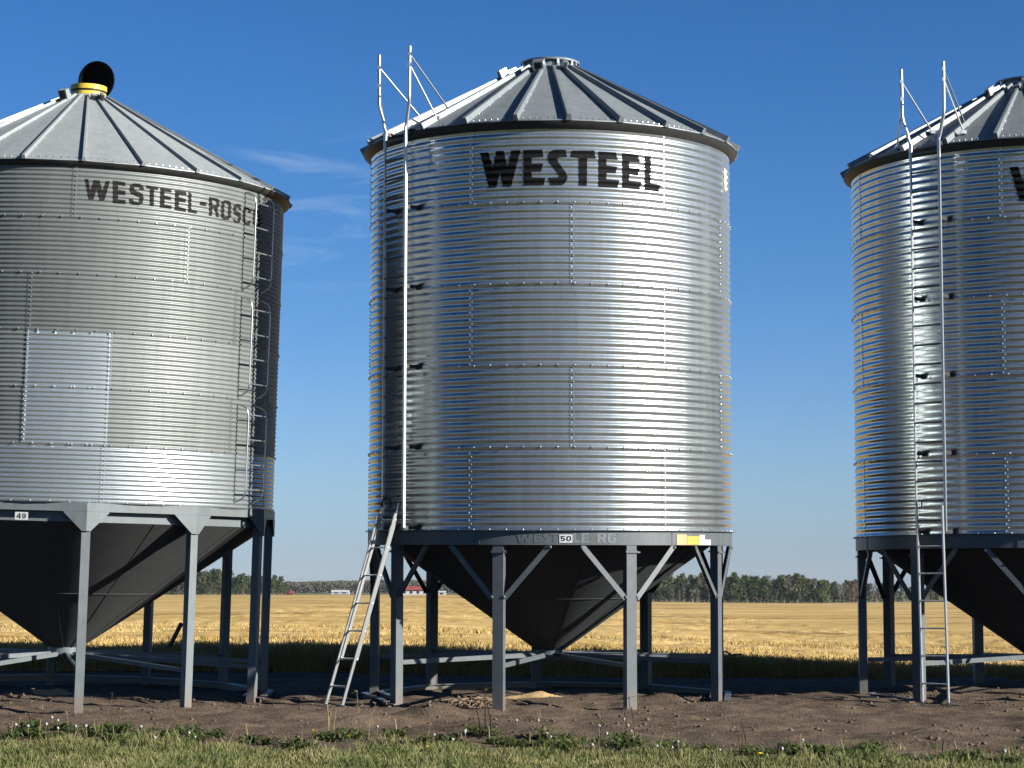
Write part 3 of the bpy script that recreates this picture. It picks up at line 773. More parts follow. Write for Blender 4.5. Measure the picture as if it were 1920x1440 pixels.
LTX = [
 [[(11.77, 4.62), (12.59, 4.62), (13.31, 4.45), (14.09, 4.61), (15.51, 4.61), (16.4, 4.46), (17.24, 4.61), (18.23, 4.61), (17.02, 4.33), (15.85, 4.32), (14.9, 4.49), (14.17, 4.33), (12.96, 4.33)]],
 [[(19.0, 4.63), (22.3, 4.61), (22.34, 4.56), (20.35, 4.57), (20.41, 4.5), (22.39, 4.49), (22.44, 4.43), (20.46, 4.43), (20.51, 4.36), (22.5, 4.36), (22.54, 4.3), (19.25, 4.3)]],
 [[(27.34, 4.53), (26.2, 4.53), (25.96, 4.56), (24.74, 4.56), (24.64, 4.52), (26.98, 4.47), (27.37, 4.42), (27.08, 4.33), (26.16, 4.3), (24.27, 4.3), (23.49, 4.34), (23.46, 4.38), (24.48, 4.38), (24.77, 4.35), (26.12, 4.34), (26.21, 4.41), (23.88, 4.46), (23.44, 4.51), (23.65, 4.58), (24.44, 4.61), (26.19, 4.61), (27.16, 4.58)]],
 [[(27.97, 4.6), (31.23, 4.59), (31.27, 4.55), (30.09, 4.55), (30.22, 4.31), (29.11, 4.31), (28.97, 4.55), (28.0, 4.56)]],
 [[(31.88, 4.59), (35.05, 4.58), (35.08, 4.54), (33.06, 4.54), (33.11, 4.48), (35.0, 4.47), (35.03, 4.43), (33.15, 4.43), (33.21, 4.35), (35.25, 4.34), (35.28, 4.3), (31.96, 4.3)]],
 [[(36.14, 4.58), (39.47, 4.58), (39.5, 4.53), (37.31, 4.53), (37.36, 4.48), (39.44, 4.47), (39.47, 4.42), (37.35, 4.42), (37.41, 4.34), (39.61, 4.33), (39.65, 4.28), (36.26, 4.29)]],
 [[(40.18, 4.58), (41.12, 4.57), (41.23, 4.33), (43.15, 4.32), (43.18, 4.28), (40.36, 4.28)]],
 [[(43.94, 4.47), (46.1, 4.47), (46.04, 4.41), (43.99, 4.41)]],
 [[(46.87, 4.56), (49.67, 4.56), (50.61, 4.53), (50.58, 4.44), (49.88, 4.41), (50.73, 4.28), (49.75, 4.28), (48.82, 4.4), (48.12, 4.4), (48.15, 4.28), (47.18, 4.28)], [(48.01, 4.52), (49.28, 4.52), (49.56, 4.49), (49.35, 4.45), (48.08, 4.44)]],
 [[(52.26, 4.55), (54.19, 4.56), (55.1, 4.52), (55.14, 4.32), (54.27, 4.27), (52.16, 4.26), (51.38, 4.3), (51.36, 4.51)], [(52.61, 4.51), (53.65, 4.51), (53.95, 4.48), (53.93, 4.34), (53.45, 4.31), (52.68, 4.31), (52.46, 4.34), (52.44, 4.48)]],
 [[(59.37, 4.46), (58.06, 4.46), (57.95, 4.48), (57.1, 4.48), (57.15, 4.44), (59.11, 4.41), (59.49, 4.35), (59.04, 4.27), (57.77, 4.25), (56.29, 4.26), (55.84, 4.3), (57.0, 4.3), (57.39, 4.28), (58.15, 4.29), (58.18, 4.34), (56.38, 4.38), (55.9, 4.44), (56.24, 4.51), (57.46, 4.54), (58.98, 4.54)]],
 [[(63.74, 4.45), (62.52, 4.45), (62.24, 4.49), (61.29, 4.48), (61.26, 4.31), (62.69, 4.3), (62.9, 4.33), (64.14, 4.33), (63.7, 4.28), (62.75, 4.25), (60.85, 4.26), (60.11, 4.31), (60.15, 4.48), (60.79, 4.52), (62.92, 4.52), (63.85, 4.49)]],
 [[(65.72, 4.52), (68.79, 4.52), (69.93, 4.48), (69.81, 4.31), (68.68, 4.27), (65.88, 4.27), (65.1, 4.3), (65.1, 4.47)], [(66.32, 4.47), (68.0, 4.47), (68.36, 4.32), (67.65, 4.3), (66.54, 4.3), (66.19, 4.44)]]]
mb = MB()
for l in LTX: wrap(mb, [[(a, z + LL) for a, z in q] for q in l], lambda z: rfL(z) + .0068, TL / NL / 8, 2.0)
mb.build('lettering', M['blackfade'], bin1)
ZE1 = LL + 6 * TL + .0; RE1 = RL + .115; RC1 = .30; SL1 = .533
mb = roof_mesh(RE1, ZE1, RC1, ZE1 + (RE1 - RC1) * SL1, 24, -3.7, .06, .05)
roof1 = mb.build('roof', [M['roof_old'], M['bolt']], bin1)
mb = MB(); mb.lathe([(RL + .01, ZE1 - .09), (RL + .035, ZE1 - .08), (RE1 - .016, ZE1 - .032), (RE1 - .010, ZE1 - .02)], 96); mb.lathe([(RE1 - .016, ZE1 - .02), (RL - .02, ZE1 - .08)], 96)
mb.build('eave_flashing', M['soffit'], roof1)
ZC1 = ZE1 + (RE1 - RC1) * SL1
mb = MB(); mb.lathec([(.275, ZC1 - .03), (.275, ZC1 + .055), (.262, ZC1 + .06), (.262, ZC1 + .085), (.285, ZC1 + .09), (.285, ZC1 + .165), (.25, ZC1 + .17), (.25, ZC1 + .0)], 48)
col1 = mb.build('collar', M['ypaint'], roof1)
mb = MB(); mb.lathe([(.2625, ZC1 + .062), (.272, ZC1 + .066), (.272, ZC1 + .08), (.2625, ZC1 + .084)], 48); mb.build('clamp_band', M['dark'], col1)
# open lid: a shallow dish standing on edge behind the collar, seen from its dark inside
mb = MB(); n = 48
for (r0, q0, r1, q1) in ((.0005, .076, .12, .068), (.12, .068, .2, .05), (.2, .05, .255, .015), (.255, .015, .268, 0), (.268, 0, .268, -.022), (.268, -.022, .25, -.022), (.25, -.022, .2, .03), (.2, .03, .0005, .062)):
    vs = [(r * math.cos(t), q, r * math.sin(t)) for (r, q) in ((r0, q0), (r1, q1)) for t in [2 * math.pi * k / n for k in range(n)]]
    mb.add(vs, [(k, (k + 1) % n, n + (k + 1) % n, n + k) for k in range(n)], True)
mb.bar((-.12, -.01, -.2), (-.12, -.01, -.32), .03, .012); mb.bar((.12, -.01, -.2), (.12, -.01, -.32), .03, .012)
mb.box((-.268, -.02, -.06), .03, .03, .025, mi=1)
lid = mb.build('fill_lid', [M['blackrub'], M['white']], roof1)
lid.location = (.10, .10, ZC1 + .285); lid.rotation_euler = (R(3), R(6), R(-20)); lid.scale = (1.22, 1.1, 1.18)
sl = math.atan(SL1)
for a, r, s, h in ((-22, .62, .14, .15), (22, .55, .12, .06), (30, .62, .05, .11)):
    up = out_v(a) * math.sin(sl) + Vector((0, 0, math.cos(sl))); dn = out_v(a) * math.cos(sl) - Vector((0, 0, math.sin(sl)))
    p = pol(a, r, ZE1 + (RE1 - r) * SL1) + up * (h / 2 + .02); mb = MB()
    mb.box(p, s, .1, h, (tan_v(a), dn, up)); mb.box(p + dn * .055, s * .75, .012, h * .75, (tan_v(a), dn, up), 1)
    mb.build('lid_latch', [M['roof_old'], M['dark']], roof1)
# faceted base ring, gussets, skirt, hopper
L1 = [15.8 + 30 * k for k in range(12)]
mb = MB(); RRL = RL + .015
for k in range(12):
    a, b = L1[k], L1[k] + 30
    Rp = RRL / math.cos(R(15)) * .985
    vs = [pol(q, rr, z) for (rr, z) in ((Rp - .10, LL - .135), (Rp, LL - .135), (Rp, LL - .012), (Rp - .13, LL - .008)) for q in (a, b)]
    mb.add(vs, [(0, 1, 3, 2), (2, 3, 5, 4), (4, 5, 7, 6)], False)
ring1 = mb.build('base_ring', M['lgrey'], bin1)
mb = MB(); mb.lathe([(RL - .02, LL - .02), (RL + .012, LL - .01), (RL + .012, LL + .012)], 120); mb.build('base_lip', M['galv_new'], ring1)
mb = MB(); mb.lathe([(RL - .16, LL - .29), (RL - .045, LL - .29), (RL - .045, LL - .02)], 12, False, L1[0], L1[0] + 360); mb.build('skirt', M['lgrey'], bin1)
mb = MB(); hz = lambda z: 0
pl_o = out_v(-.85); pa = -.85; rr = RRL / math.cos(R(15)) * .985 * math.cos(R(15)) + .012
P0 = pol(pa, rr, LL - .222); X_, Z_ = tan_v(pa), Vector((0, 0, 1))
def flat(mb, loops, mi, off):
    fl = [p for l in loops for p in l]
    for t in tessellate_polygon([[Vector((p[0], p[1], 0)) for p in l] for l in loops]):
        tri = [fl[i] for i in t]
        if sum(tri[i][0] * tri[(i + 1) % 3][1] - tri[(i + 1) % 3][0] * tri[i][1] for i in range(3)) < 0: tri.reverse()
        mb.add([P0 + X_ * p[0] + Z_ * p[1] + pl_o * off for p in tri], [(0, 1, 2)], False, mi)
mb.box(P0, .185, .004, .11, (X_, pl_o, Z_)); 
for ch, x0 in (('4', -.07), ('9', .003)): flat(mb, [[(x0 + x * .066, -.037 + y * .074) for x, y in l] for l in GLY[ch]], 1, .004)
mb.build('number_sticker', [M['white'], M['ink']], ring1)
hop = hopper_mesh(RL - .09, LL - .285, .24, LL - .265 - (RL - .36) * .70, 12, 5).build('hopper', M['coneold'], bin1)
zh = LL - .265 - (RL - .36) * .70
mb = MB(); mb.lathe([(.25, zh - .10), (.25, zh + .012)], 32); mb.box((0, 0, zh - .10), .58, .48, .025); mb.box((.45, -.1, zh - .095), .4, .06, .02); mb.build('outlet_gate', M['lgrey'], hop)
for a in L1:
    o, tn, Z = out_v(a), tan_v(a), Vector((0, 0, 1)); Rg = RRL / math.cos(R(15)) * .985
    lg = leg_part(a, Rg - .04, .125, .115, LL - .15, M['lgrey'], bin1, pin_z=None, foot=False)
    g = MB()
    for s in (0, 1):
        fo = Vector((0, 0, 0))
        prof = [(-.32, LL - .137), (.32, LL - .137), (.32, LL - .15), (.062, LL - .41), (-.062, LL - .41), (-.32, LL - .15)]
        # the gusset is folded along the corner so that each wing follows its facet
        vs = []
        for (x, z) in prof:
            base = pol(a, Rg + .006, z) - o * (abs(x) * math.tan(R(15))) + tn * x
            vs.append(base)
        mid_t, mid_b = pol(a, Rg + .006, LL - .137), pol(a, Rg + .006, LL - .41)
        back = -o * .012
        Lf = [vs[0], mid_t, mid_b, vs[4], vs[5]]; Rf = [mid_t, vs[1], vs[2], vs[3], mid_b]
        if s == 0:
            g.add(Lf, [(4, 3, 2, 1, 0)], False); g.add(Rf, [(4, 3, 2, 1, 0)][:1], False)
        else:
            g.add([p + back for p in Lf], [(0, 1, 2, 3, 4)], False); g.add([p + back for p in Rf], [(0, 1, 2, 3, 4)], False)
    g.build('gusset', M['lgrey'], lg)
    mb = MB(); p, q = pol(a, .26, zh - .07), pol(a, Rg - .16, zh - .16)
    mb.bar(p, q, .03, .010); mb.bar(p - Vector((0, 0, .035)) + tn * .012, q - Vector((0, 0, .03)) + tn * .012, .01, .055); mb.build('spoke_beam', M['lgrey'], bin1)
for k in range(2, 8):
    a, b = L1[k], L1[k] + 30
    for rr, hz in ((RL + .12, .05), (RL - .12, .07)):
        mb = MB(); p, q = pol(a, rr, hz), pol(b, rr, hz); mb.bar(p, q, .09, .012); mb.bar(p - Vector((0, 0, .05)), q - Vector((0, 0, .05)), .012, .10); mb.build('skid_beam', M['lgrey'], bin1)
# three bent-tube ladder sections
a = 65.8; o, tn, Z = out_v(a), tan_v(a), Vector((0, 0, 1)); hw, r0 = .262, RL + .185
P = lambda s, rr, z: o * rr + tn * s + Z * z
for (z0, z1) in ((.08, 1.54), (1.66, 3.15), (3.27, 4.74)):
    z0 += LL; z1 += LL; lad = empty('fixed_ladder'); lad.parent = bin1
    for s in (-1, 1):
        x = s * hw; mb = MB()
        mb.tube([P(x, RL - .01, z0), P(x, RL + .06, z0 + .02), P(x, r0 - .04, z0 + .07), P(x, r0 - .008, z0 + .13), P(x, r0, z0 + .2), P(x, r0, z1 - .2), P(x, r0 - .008, z1 - .1), P(x, r0 - .04, z1 - .05), P(x, RL + .06, z1 - .012), P(x, RL - .01, z1)], .013, 8)
        mb.build('rail', M['rail'], lad)
    for k in range(4):
        z = z0 + .19 + k * .372; mb = MB(); mb.tube([P(-hw, r0, z), P(hw, r0, z)], .012, 6); mb.build('rung', M['rail'], lad)

# levers on two bins' outlet gear
mb = MB(); p = at(1357, 1222, 33.4); mb.tube([p, at(1362, 1222, 33.2), at(1371, 1228, 33.0), at(1390, 1227, 33.0)], .016, 6)
lv = mb.build('crank_handle', M['dark'], None)
lv.parent = bin2; lv.matrix_parent_inverse = Matrix(); lv.matrix_local = bin2.matrix_world.inverted()
mb = MB(); mb.bar(at(318, 1212, 34.5), at(340, 1169, 34.3), .05, .05); lv = mb.build('gate_lever', M['dark'], None)
lv.parent = bin1; lv.matrix_local = bin1.matrix_world.inverted()

# ------------------------------------------------------------------ heaps on the soil
t = NT('spilt_grain'); n = t.noise(t.coord('World'), 40, 4, .7)
t.col(t.ramp(n, [(.35, (.30, .19, .08)), (.65, (.66, .46, .22))])); t.setv('Roughness', .9); t.bump(n, 1, .03); M['grain'] = t.m
def heap(name, c, rx, ry, h, mat, label, cat, seed):
    n, m = 28, 9; V = []; F = []
    for j in range(m):
        q = j / (m - 1)
        for k in range(n):
            th = 2 * math.pi * k / n; e = 1 + .35 * (pnoise(np.array([math.cos(th) * 2 + seed]), np.array([math.sin(th) * 2]), .8, seed)[0] - .5) * 2
            x, y = c[0] + math.cos(th) * rx * q * e, c[1] + math.sin(th) * ry * q * e
            V.append((x, y, gz(x, y) + h * (1 - q) ** 1.2 * (.7 + .6 * pnoise(np.array([x]), np.array([y]), .12, seed)[0]) - .012 * q))
    for j in range(m - 1):
        for k in range(n): F.append((j * n + k, j * n + (k + 1) % n, (j + 1) * n + (k + 1) % n, (j + 1) * n + k))
    o = quick(name, V, F, mat, True); tag(o, label, cat); return o
c = on_ground(1005, 1306)
heap('grain_pile', (c.x, c.y), .62, .30, .085, M['grain'], 'low spill of pale grain on the soil under the hopper numbered 50', 'grain pile', 3)
c = on_ground(103, 1299)
heap('grain_pile', (c.x, c.y), .5, .28, .06, M['grain'], 'low spill of pale grain under the weathered bin numbered 49', 'grain pile', 5)
mb = MB(); c = on_ground(882, 1326)
for k in range(60):
    x = c.x + random.gauss(0, .2); y = c.y + random.gauss(0, .14); an = random.uniform(0, 6.28); L = random.uniform(.15, .4); z = gz(x, y)
    mb.tube([(x, y, z + .0), (x + L * .5 * math.cos(an), y + L * .5 * math.sin(an), z + random.uniform(.04, .12)), (x + L * math.cos(an), y + L * math.sin(an), z + random.uniform(0, .12))], .007, 5)
tag(mb.build('root_pile', M['brown']), 'tangle of dry roots dug up beside a leg of the bin numbered 50', 'root pile')

V, F = [], []; r = random.Random(9)
for k in range(5200):
    y = r.uniform(21.5, 33.5); x = r.uniform(-.27, .28) * y
    if pnoise(np.array([x]), np.array([y]), .9, 31)[0] < r.uniform(.25, .75): continue
    s = .010 + .030 * r.random() ** 5; o = len(V); z = gz(x, y)
    P6 = [(1, 0, 0), (0, 1, 0), (-1, 0, 0), (0, -1, 0), (0, 0, 1), (0, 0, -1)]; an = r.uniform(0, 6.28); cc, ss = math.cos(an), math.sin(an)
    for (a, b, c_) in P6:
        q = s * r.uniform(.6, 1.4); V.append((x + (a * cc - b * ss) * q, y + (a * ss + b * cc) * q, z + c_ * q * .75 + s * .2))
    F += [(o + i, o + (i + 1) % 4, o + 4) for i in range(4)] + [(o + (i + 1) % 4, o + i, o + 5) for i in range(4)]
t = NT('soil_clod'); n = t.noise(t.coord('World'), 3, 4, .6); t.col(t.ramp(n, [(.35, (.075, .055, .038)), (.65, (.16, .122, .087))])); t.setv('Roughness', .95); t.setv('Specular IOR Level', .1)
tag(quick('soil_clods', V, F, t.m, True), 'crumbs and clods of dry brown soil scattered round the bins', 'soil clods', kind='stuff')

# ------------------------------------------------------------------ lawn, weeds and dandelions in front
def leafmat(name, cols, scale=3, tr=.25):
    t = NT(name); n = t.noise(t.coord('World'), scale, 5, .7); oi = t.noise(t.coord('World'), scale * 12, 2, .6)
    f = t.math('ADD', t.math('MULTIPLY', n, .55), t.math('MULTIPLY', oi, .45))
    k = len(cols); cc = t.ramp(f, [(.34 + .32 * i / (k - 1), c) for i, c in enumerate(cols)])
    t.col(cc); t.setv('Roughness', .65); t.setv('Specular IOR Level', .25)
    if tr:
        b = t.n.new('ShaderNodeBsdfTranslucent'); t.l.new(cc, b.inputs['Color']); m = t.n.new('ShaderNodeMixShader'); m.inputs[0].default_value = tr
        t.l.new(t.b.outputs[0], m.inputs[1]); t.l.new(b.outputs[0], m.inputs[2]); t.l.new(m.outputs[0], t.out.inputs['Surface'])
    return t.m
M['lawn'] = leafmat('lawn_grass', [(.05, .08, .018), (.11, .135, .038), (.22, .205, .078), (.38, .31, .15)], 1.2)
M['weed'] = leafmat('weed_leaves', [(.03, .055, .012), (.07, .10, .025), (.12, .13, .04)], 5)
M['dryweed'] = leafmat('dry_weed_stems', [(.14, .10, .05), (.30, .23, .13)], 5)
M['puff'] = paint('dandelion_down', (.42, .41, .39), .9, .06, .1)
M['petal'] = paint('yellow_petals', (.75, .52, .02), .7, .1, .2)
n = 150000
yy = 16.5 + (24.2 - 16.5) * rng.random(n) ** .8; xx = rng.uniform(-.262, .262, n) * yy
lim = np.interp(xx, [-6, -4.9, -3.9, -2.9, -1.9, -.9, .2, 1.4, 2.4, 3.4, 4.2, 5.4, 6.4], [23.0, 22.9, 22.6, 21.6, 21.2, 21.7, 21.8, 21.1, 20.7, 20.7, 20.3, 19.9, 19.6])
keep = yy < lim + 2.2 * (pnoise(xx, yy, .6, 8) - .5) + 1.6 * (pnoise(xx, yy, .18, 12) - .5) + .5 * rng.standard_normal(n) * (rng.random(n) < .25)
keep &= pnoise(xx, yy, .6, 15) + .3 * rng.random(n) + .25 * (pnoise(xx, yy, .2, 16) - .5) > .30
xx, yy = xx[keep], yy[keep]
Pg = np.stack([xx, yy, ground_z(xx, yy) - .005], 1)
hg = rng.uniform(.03, .085, len(Pg)) * (.35 + 1.3 * pnoise(xx, yy, .35, 11)) * np.where((rng.random(len(Pg)) < .04) & (pnoise(xx, yy, .8, 18) > .5), 2.0, 1)
GV, GFc = blades(Pg, hg, rng.uniform(.006, .013, len(Pg)), .55, None, '', None)
tag(quick('grass', GV, GFc, M['lawn']), 'short mottled green and straw coloured grass in front of the bare soil', 'grass', kind='stuff')

def weed_mesh(nl, L, wd, up, seed, stems=0):
    r = random.Random(seed); V, F = [], []; mi = []
    for k in range(nl):
        a = r.uniform(0, 6.28); l = L * r.uniform(.5, 1.1); w = wd * r.uniform(.6, 1.2); e = up * r.uniform(.3, 1.3); o = len(V)
        d = Vector((math.cos(a), math.sin(a), 0)); s = Vector((-d.y, d.x, 0)); b = Vector((r.gauss(0, L * .25), r.gauss(0, L * .2), 0))
        for (q, ww) in ((0, .35), (.35, 1), (.7, .8), (1, .05)):
            c = b + d * l * q + Vector((0, 0, e * (q - .75 * q * q) * 1.6 + .01)); V += [c - s * w * ww / 2, c + s * w * ww / 2]
        F += [(o + 2 * i, o + 2 * i + 1, o + 2 * i + 3, o + 2 * i + 2) for i in range(3)]; mi += [0] * 3
    for k in range(stems):
        x, y = r.gauss(0, L * .3), r.gauss(0, L * .2); h = L * r.uniform(1.0, 2.2); o = len(V); lx, ly = r.gauss(0, h * .2), r.gauss(0, h * .2)
        for q in (0, .5, 1):
            ww = .006 * (1.1 - q * .5); V += [(x + lx * q * q - ww, y + ly * q * q, h * q), (x + lx * q * q + ww, y + ly * q * q, h * q)]
        F += [(o + 2 * i, o + 2 * i + 1, o + 2 * i + 3, o + 2 * i + 2) for i in range(2)]; mi += [1] * 2
        for j in range(5):
            q = r.uniform(.35, 1); c = Vector((x + lx * q * q, y + ly * q * q, h * q)); a = r.uniform(0, 6.28); o = len(V); d = Vector((math.cos(a), math.sin(a), .2)) * L * .3; sd = Vector((-d.y, d.x, 0)) * .25
            V += [c, c + d * .5 + sd, c + d, c + d * .5 - sd]; F.append((o, o + 1, o + 2, o + 3)); mi.append(1)
    return V, F, mi
weeds = []
for k, (nl, L, wd, up, st) in enumerate(((34, .20, .035, .16, 0), (26, .24, .03, .12, 3), (40, .16, .03, .12, 1), (8, .12, .02, .1, 6))):
    V, F, mi = weed_mesh(nl, L, wd, up, 20 + k, st)
    weeds.append((V, F, mi))
WL = ['leafy green weed clump growing where the soil meets the grass', 'sprawling green weed with dry stalks where the soil meets the grass', 'low dense weed rosette at the edge of the grass', 'dry upright weed stalks standing in the bare soil']
WG = ['leafy weeds along the grass edge', 'sprawling weeds with dry stalks', 'weed rosettes along the grass edge', 'dry weed stalks in the soil']
wpos = {0: [(75, 1372), (232, 1372), (350, 1376), (648, 1385), (738, 1385), (890, 1376), (1160, 1396), (1262, 1408), (410, 1384), (1020, 1386)],
        1: [(62, 1364), (205, 1366), (615, 1384), (668, 1386), (915, 1380), (1125, 1390), (1185, 1394), (1240, 1404), (1395, 1414)],
        2: [(180, 1378), (300, 1382), (470, 1394), (560, 1400), (800, 1394), (950, 1398), (1000, 1404), (1060, 1384), (1330, 1412), (1450, 1414), (1560, 1418), (1690, 1424), (1800, 1426), (30, 1378), (130, 1380)],
        3: [(78, 1330), (248, 1328), (316, 1322), (190, 1332), (330, 1352), (560, 1365), (470, 1392), (1010, 1350), (1190, 1368)]}
rw = random.Random(77)
for k in (0, 0, 2, 2):
    for _ in range(14):
        u = rw.uniform(0, 1920); wpos[k].append((u, float(np.interp(u, [0, 200, 500, 700, 950, 1200, 1500, 1920], [1374, 1380, 1394, 1394, 1396, 1402, 1416, 1430])) + rw.gauss(0, 6)))
first = {}
for k, pl in wpos.items():
    for (u, v) in pl:
        c = on_ground(u, v)
        if k not in first:
            V, F, mi = weeds[k]; o = quick('weed', V, F, [M['weed'], M['dryweed']], False, None, mi); first[k] = o
        else:
            o = first[k].copy(); COL.objects.link(o)
        s = random.uniform(.75, 1.25) * (.42 if k == 3 else 1); o.location = (c.x, c.y, c.z - .01); o.rotation_euler = (0, 0, random.uniform(0, 6.28)); o.scale = (s, s, s)
        tag(o, WL[k], 'weed', WG[k])
def dandelion(kind):
    root = empty('dandelion')
    mb = MB(); mb.tube([(0, 0, -.01), (.008, .004, .06), (.012, .004, .118)], .0035, 5); mb.build('stem', M['dryweed'] if kind == 0 else M['weed'], root)
    if kind == 0:
        r = random.Random(3); V, F = [], []
        for k in range(150):
            d = Vector((r.gauss(0, 1), r.gauss(0, 1), r.gauss(0, 1))).normalized(); c = d * .0145 * r.uniform(.55, 1.1); e = d.cross(Vector((.3, .5, .8))).normalized() * .006; g = d.cross(e).normalized() * .006; o = len(V)
            V += [c - e, c + g, c + e, c - g]; F.append((o, o + 1, o + 2, o + 3))
        h = quick('seed_head', V, F, M['puff'], False, root)
    else:
        V, F = [], []
        for k in range(26):
            a = 6.28 * k / 26; d = Vector((math.cos(a), math.sin(a), 0)); s = Vector((-d.y, d.x, 0)) * .004; o = len(V); q = .6 if k % 2 else 1
            V += [tuple(d * .002 - s), tuple(d * .002 + s), tuple(d * .02 * q + s + Vector((0, 0, .006))), tuple(d * .02 * q - s + Vector((0, 0, .006)))]; F.append((o, o + 1, o + 2, o + 3))
        h = quick('petals', V, F, M['petal'], False, root)
    h.location = (.012, .004, .128 if kind == 0 else .12)
    return root
pro = [dandelion(0), dandelion(1)]
heads = [(102, 1343), (107, 1348), (25, 1358), (15, 1357), (85, 1357), (144, 1360), (166, 1361), (196, 1352), (269, 1361), (56, 1361), (369, 1383), (340, 1401), (359, 1375), (111, 1365), (709, 1363), (909, 1349), (972, 1349), (880, 1373), (874, 1368), (897, 1375), (813, 1378), (846, 1388), (1030, 1374), (1057, 1381), (1136, 1376), (1191, 1370), (1169, 1348), (1137, 1392), (1230, 1401), (1259, 1404), (1274, 1393), (1338, 1401), (1353, 1408), (1463, 1407), (1125, 1361), (1194, 1378), (1120, 1399), (1012, 1350), (1032, 1382), (938, 1393), (1176, 1360), (290, 1385), (1505, 1390), (1745, 1404), (1880, 1412)]
yel = [(591, 1369), (586, 1371), (808, 1400), (656, 1381), (594, 1367), (1430, 1416)]
used = [0, 0]
heads = [h for i, h in enumerate(heads) if i % 4 != 3]
for kind, lst in ((0, heads), (1, yel)):
    for (u, v) in lst:
        o = pro[kind] if not used[kind] else copy_tree(pro[kind]); used[kind] = 1
        s = random.uniform(.85, 1.2)
        c = on_ground(u, v + 22 * s); o.location = (c.x - .012, c.y, c.z); o.rotation_euler = (random.uniform(-.2, .2), random.uniform(-.2, .2), random.uniform(0, 6.28)); o.scale = (s, s, s)
        if kind == 0: tag(o, 'white dandelion seed head on a thin stalk at the grass edge', 'dandelion', 'white dandelion seed heads')
        else: tag(o, 'yellow dandelion flower among weeds at the grass edge', 'dandelion', 'yellow dandelion flowers')

# ------------------------------------------------------------------ trees beyond the field
def tree_mesh(seed, h, wd, nleaf, leaf, crown0, shape):
    r = random.Random(seed); tb = MB()
    tb.tube([(0, 0, -.4), (.1, 0, h * .3), (r.uniform(-.3, .3), 0, h * .6), (r.uniform(-.4, .4), 0, h * .93)], [.2, .16, .1, .03], 6)
    for k in range(9):
        z = h * r.uniform(.3, .85); a = r.uniform(0, 6.28); l = wd * r.uniform(.35, .7)
        tb.tube([(0, 0, z), (math.cos(a) * l * .5, math.sin(a) * l * .5, z + l * .5), (math.cos(a) * l, math.sin(a) * l, z + l * .95)], [.07, .05, .02], 5)
    cl = []
    for k in range(shape):
        q = r.random() ** .8; z = h * (crown0 + (1 - crown0) * q); w = wd * (1 - .75 * q ** 1.8) * (.45 + .55 * min(1, q * 5))
        a = r.uniform(0, 6.28); rr = w * math.sqrt(r.random()); cl.append((math.cos(a) * rr, math.sin(a) * rr, z, r.uniform(.45, 1.0) * wd * .34))
    V, F = [], []
    for k in range(nleaf):
        cx_, cy_, cz_, cr_ = r.choice(cl); d = Vector((r.gauss(0, 1), r.gauss(0, 1), r.gauss(0, .8))).normalized() * cr_ * r.random() ** .4
        c = Vector((cx_, cy_, min(cz_, h * .97))) + d; s = leaf * r.uniform(.6, 1.4)
        u = Vector((r.gauss(0, 1), r.gauss(0, 1), r.gauss(0, 1))).normalized(); v = u.cross(Vector((r.gauss(0, 1), r.gauss(0, 1), r.gauss(0, 1)))).normalized(); o = len(V)
        V += [c - u * s, c + v * s * .7, c + u * s, c - v * s * .7]; F.append((o, o + 1, o + 2, o + 3))
    return tb, V, F
KINDS = {
 'olive': ('olive green broadleaf tree in the wood edge beyond the golden field', [(.06, .072, .016), (.12, .125, .03), (.19, .165, .045)], 10.5, 2.3, 1500, .22, .12, 46),
 'dark': ('dark green bushy tree in the wood edge beyond the golden field', [(.03, .048, .014), (.06, .085, .022), (.10, .115, .03)], 9.5, 2.5, 1500, .22, .08, 46),
 'grey': ('half bare grey brown poplar in the wood edge beyond the golden field', [(.075, .066, .05), (.13, .115, .088), (.18, .155, .115)], 10, 1.9, 520, .16, .2, 40),
 'green': ('rounded light green tree standing out before the wood beyond the field', [(.06, .08, .02), (.11, .13, .035), (.17, .18, .05)], 8.5, 3.0, 1800, .22, .03, 50),
 'rust': ('rust red leaved tree in the wood edge just beside the bin at the photo edge', [(.10, .04, .022), (.17, .07, .035), (.22, .10, .05)], 9, 2.1, 1100, .2, .1, 40),
}
M['bark'] = paint('grey_bark', (.16, .14, .115), .9, .3, .1, scale=2)
protos = {}
for kind, (lab, cols, h, wd, nl, lf, c0, shp) in KINDS.items():
    lm = leafmat(kind + '_foliage', cols, .6, .2); protos[kind] = []
    for v in range(1 if kind in ('green', 'rust') else 3):
        tb, V, F = tree_mesh(hash(kind) % 97 if False else {'olive': 3, 'dark': 13, 'grey': 23, 'green': 33, 'rust': 43}[kind] + v, h, wd, nl, lf, c0, shp)
        root = empty('tree'); tb.build('trunk', M['bark'], root); quick('crown', V, F, lm, False, root)
        protos[kind].append([root, False, h])
def plant(kind, u, Y, top=None, label=None, group=None):
    v = random.randrange(len(protos[kind])); e = protos[kind][v]
    o = e[0] if not e[1] else copy_tree(e[0]); e[1] = True
    x = (u - 960) / FPX * Y; z = float(ground_z(np.array([x]), np.array([Y]))[0])
    s = random.uniform(.85, 1.12)
    if top is not None: s = ((HOR - top) / FPX * Y + EYE - z) / (e[2] * 1.0)
    o.location = (x, Y, z - .1); o.rotation_euler = (0, 0, random.uniform(0, 6.28)); w = random.uniform(.9, 1.2); o.scale = (s * w, s * w, s)
    lab = label or KINDS[kind][0]
    tag(o, lab, 'tree', group or {'olive': 'olive trees of the wood', 'dark': 'dark green trees of the wood', 'grey': 'half bare poplars of the wood', 'green': None, 'rust': None}[kind])
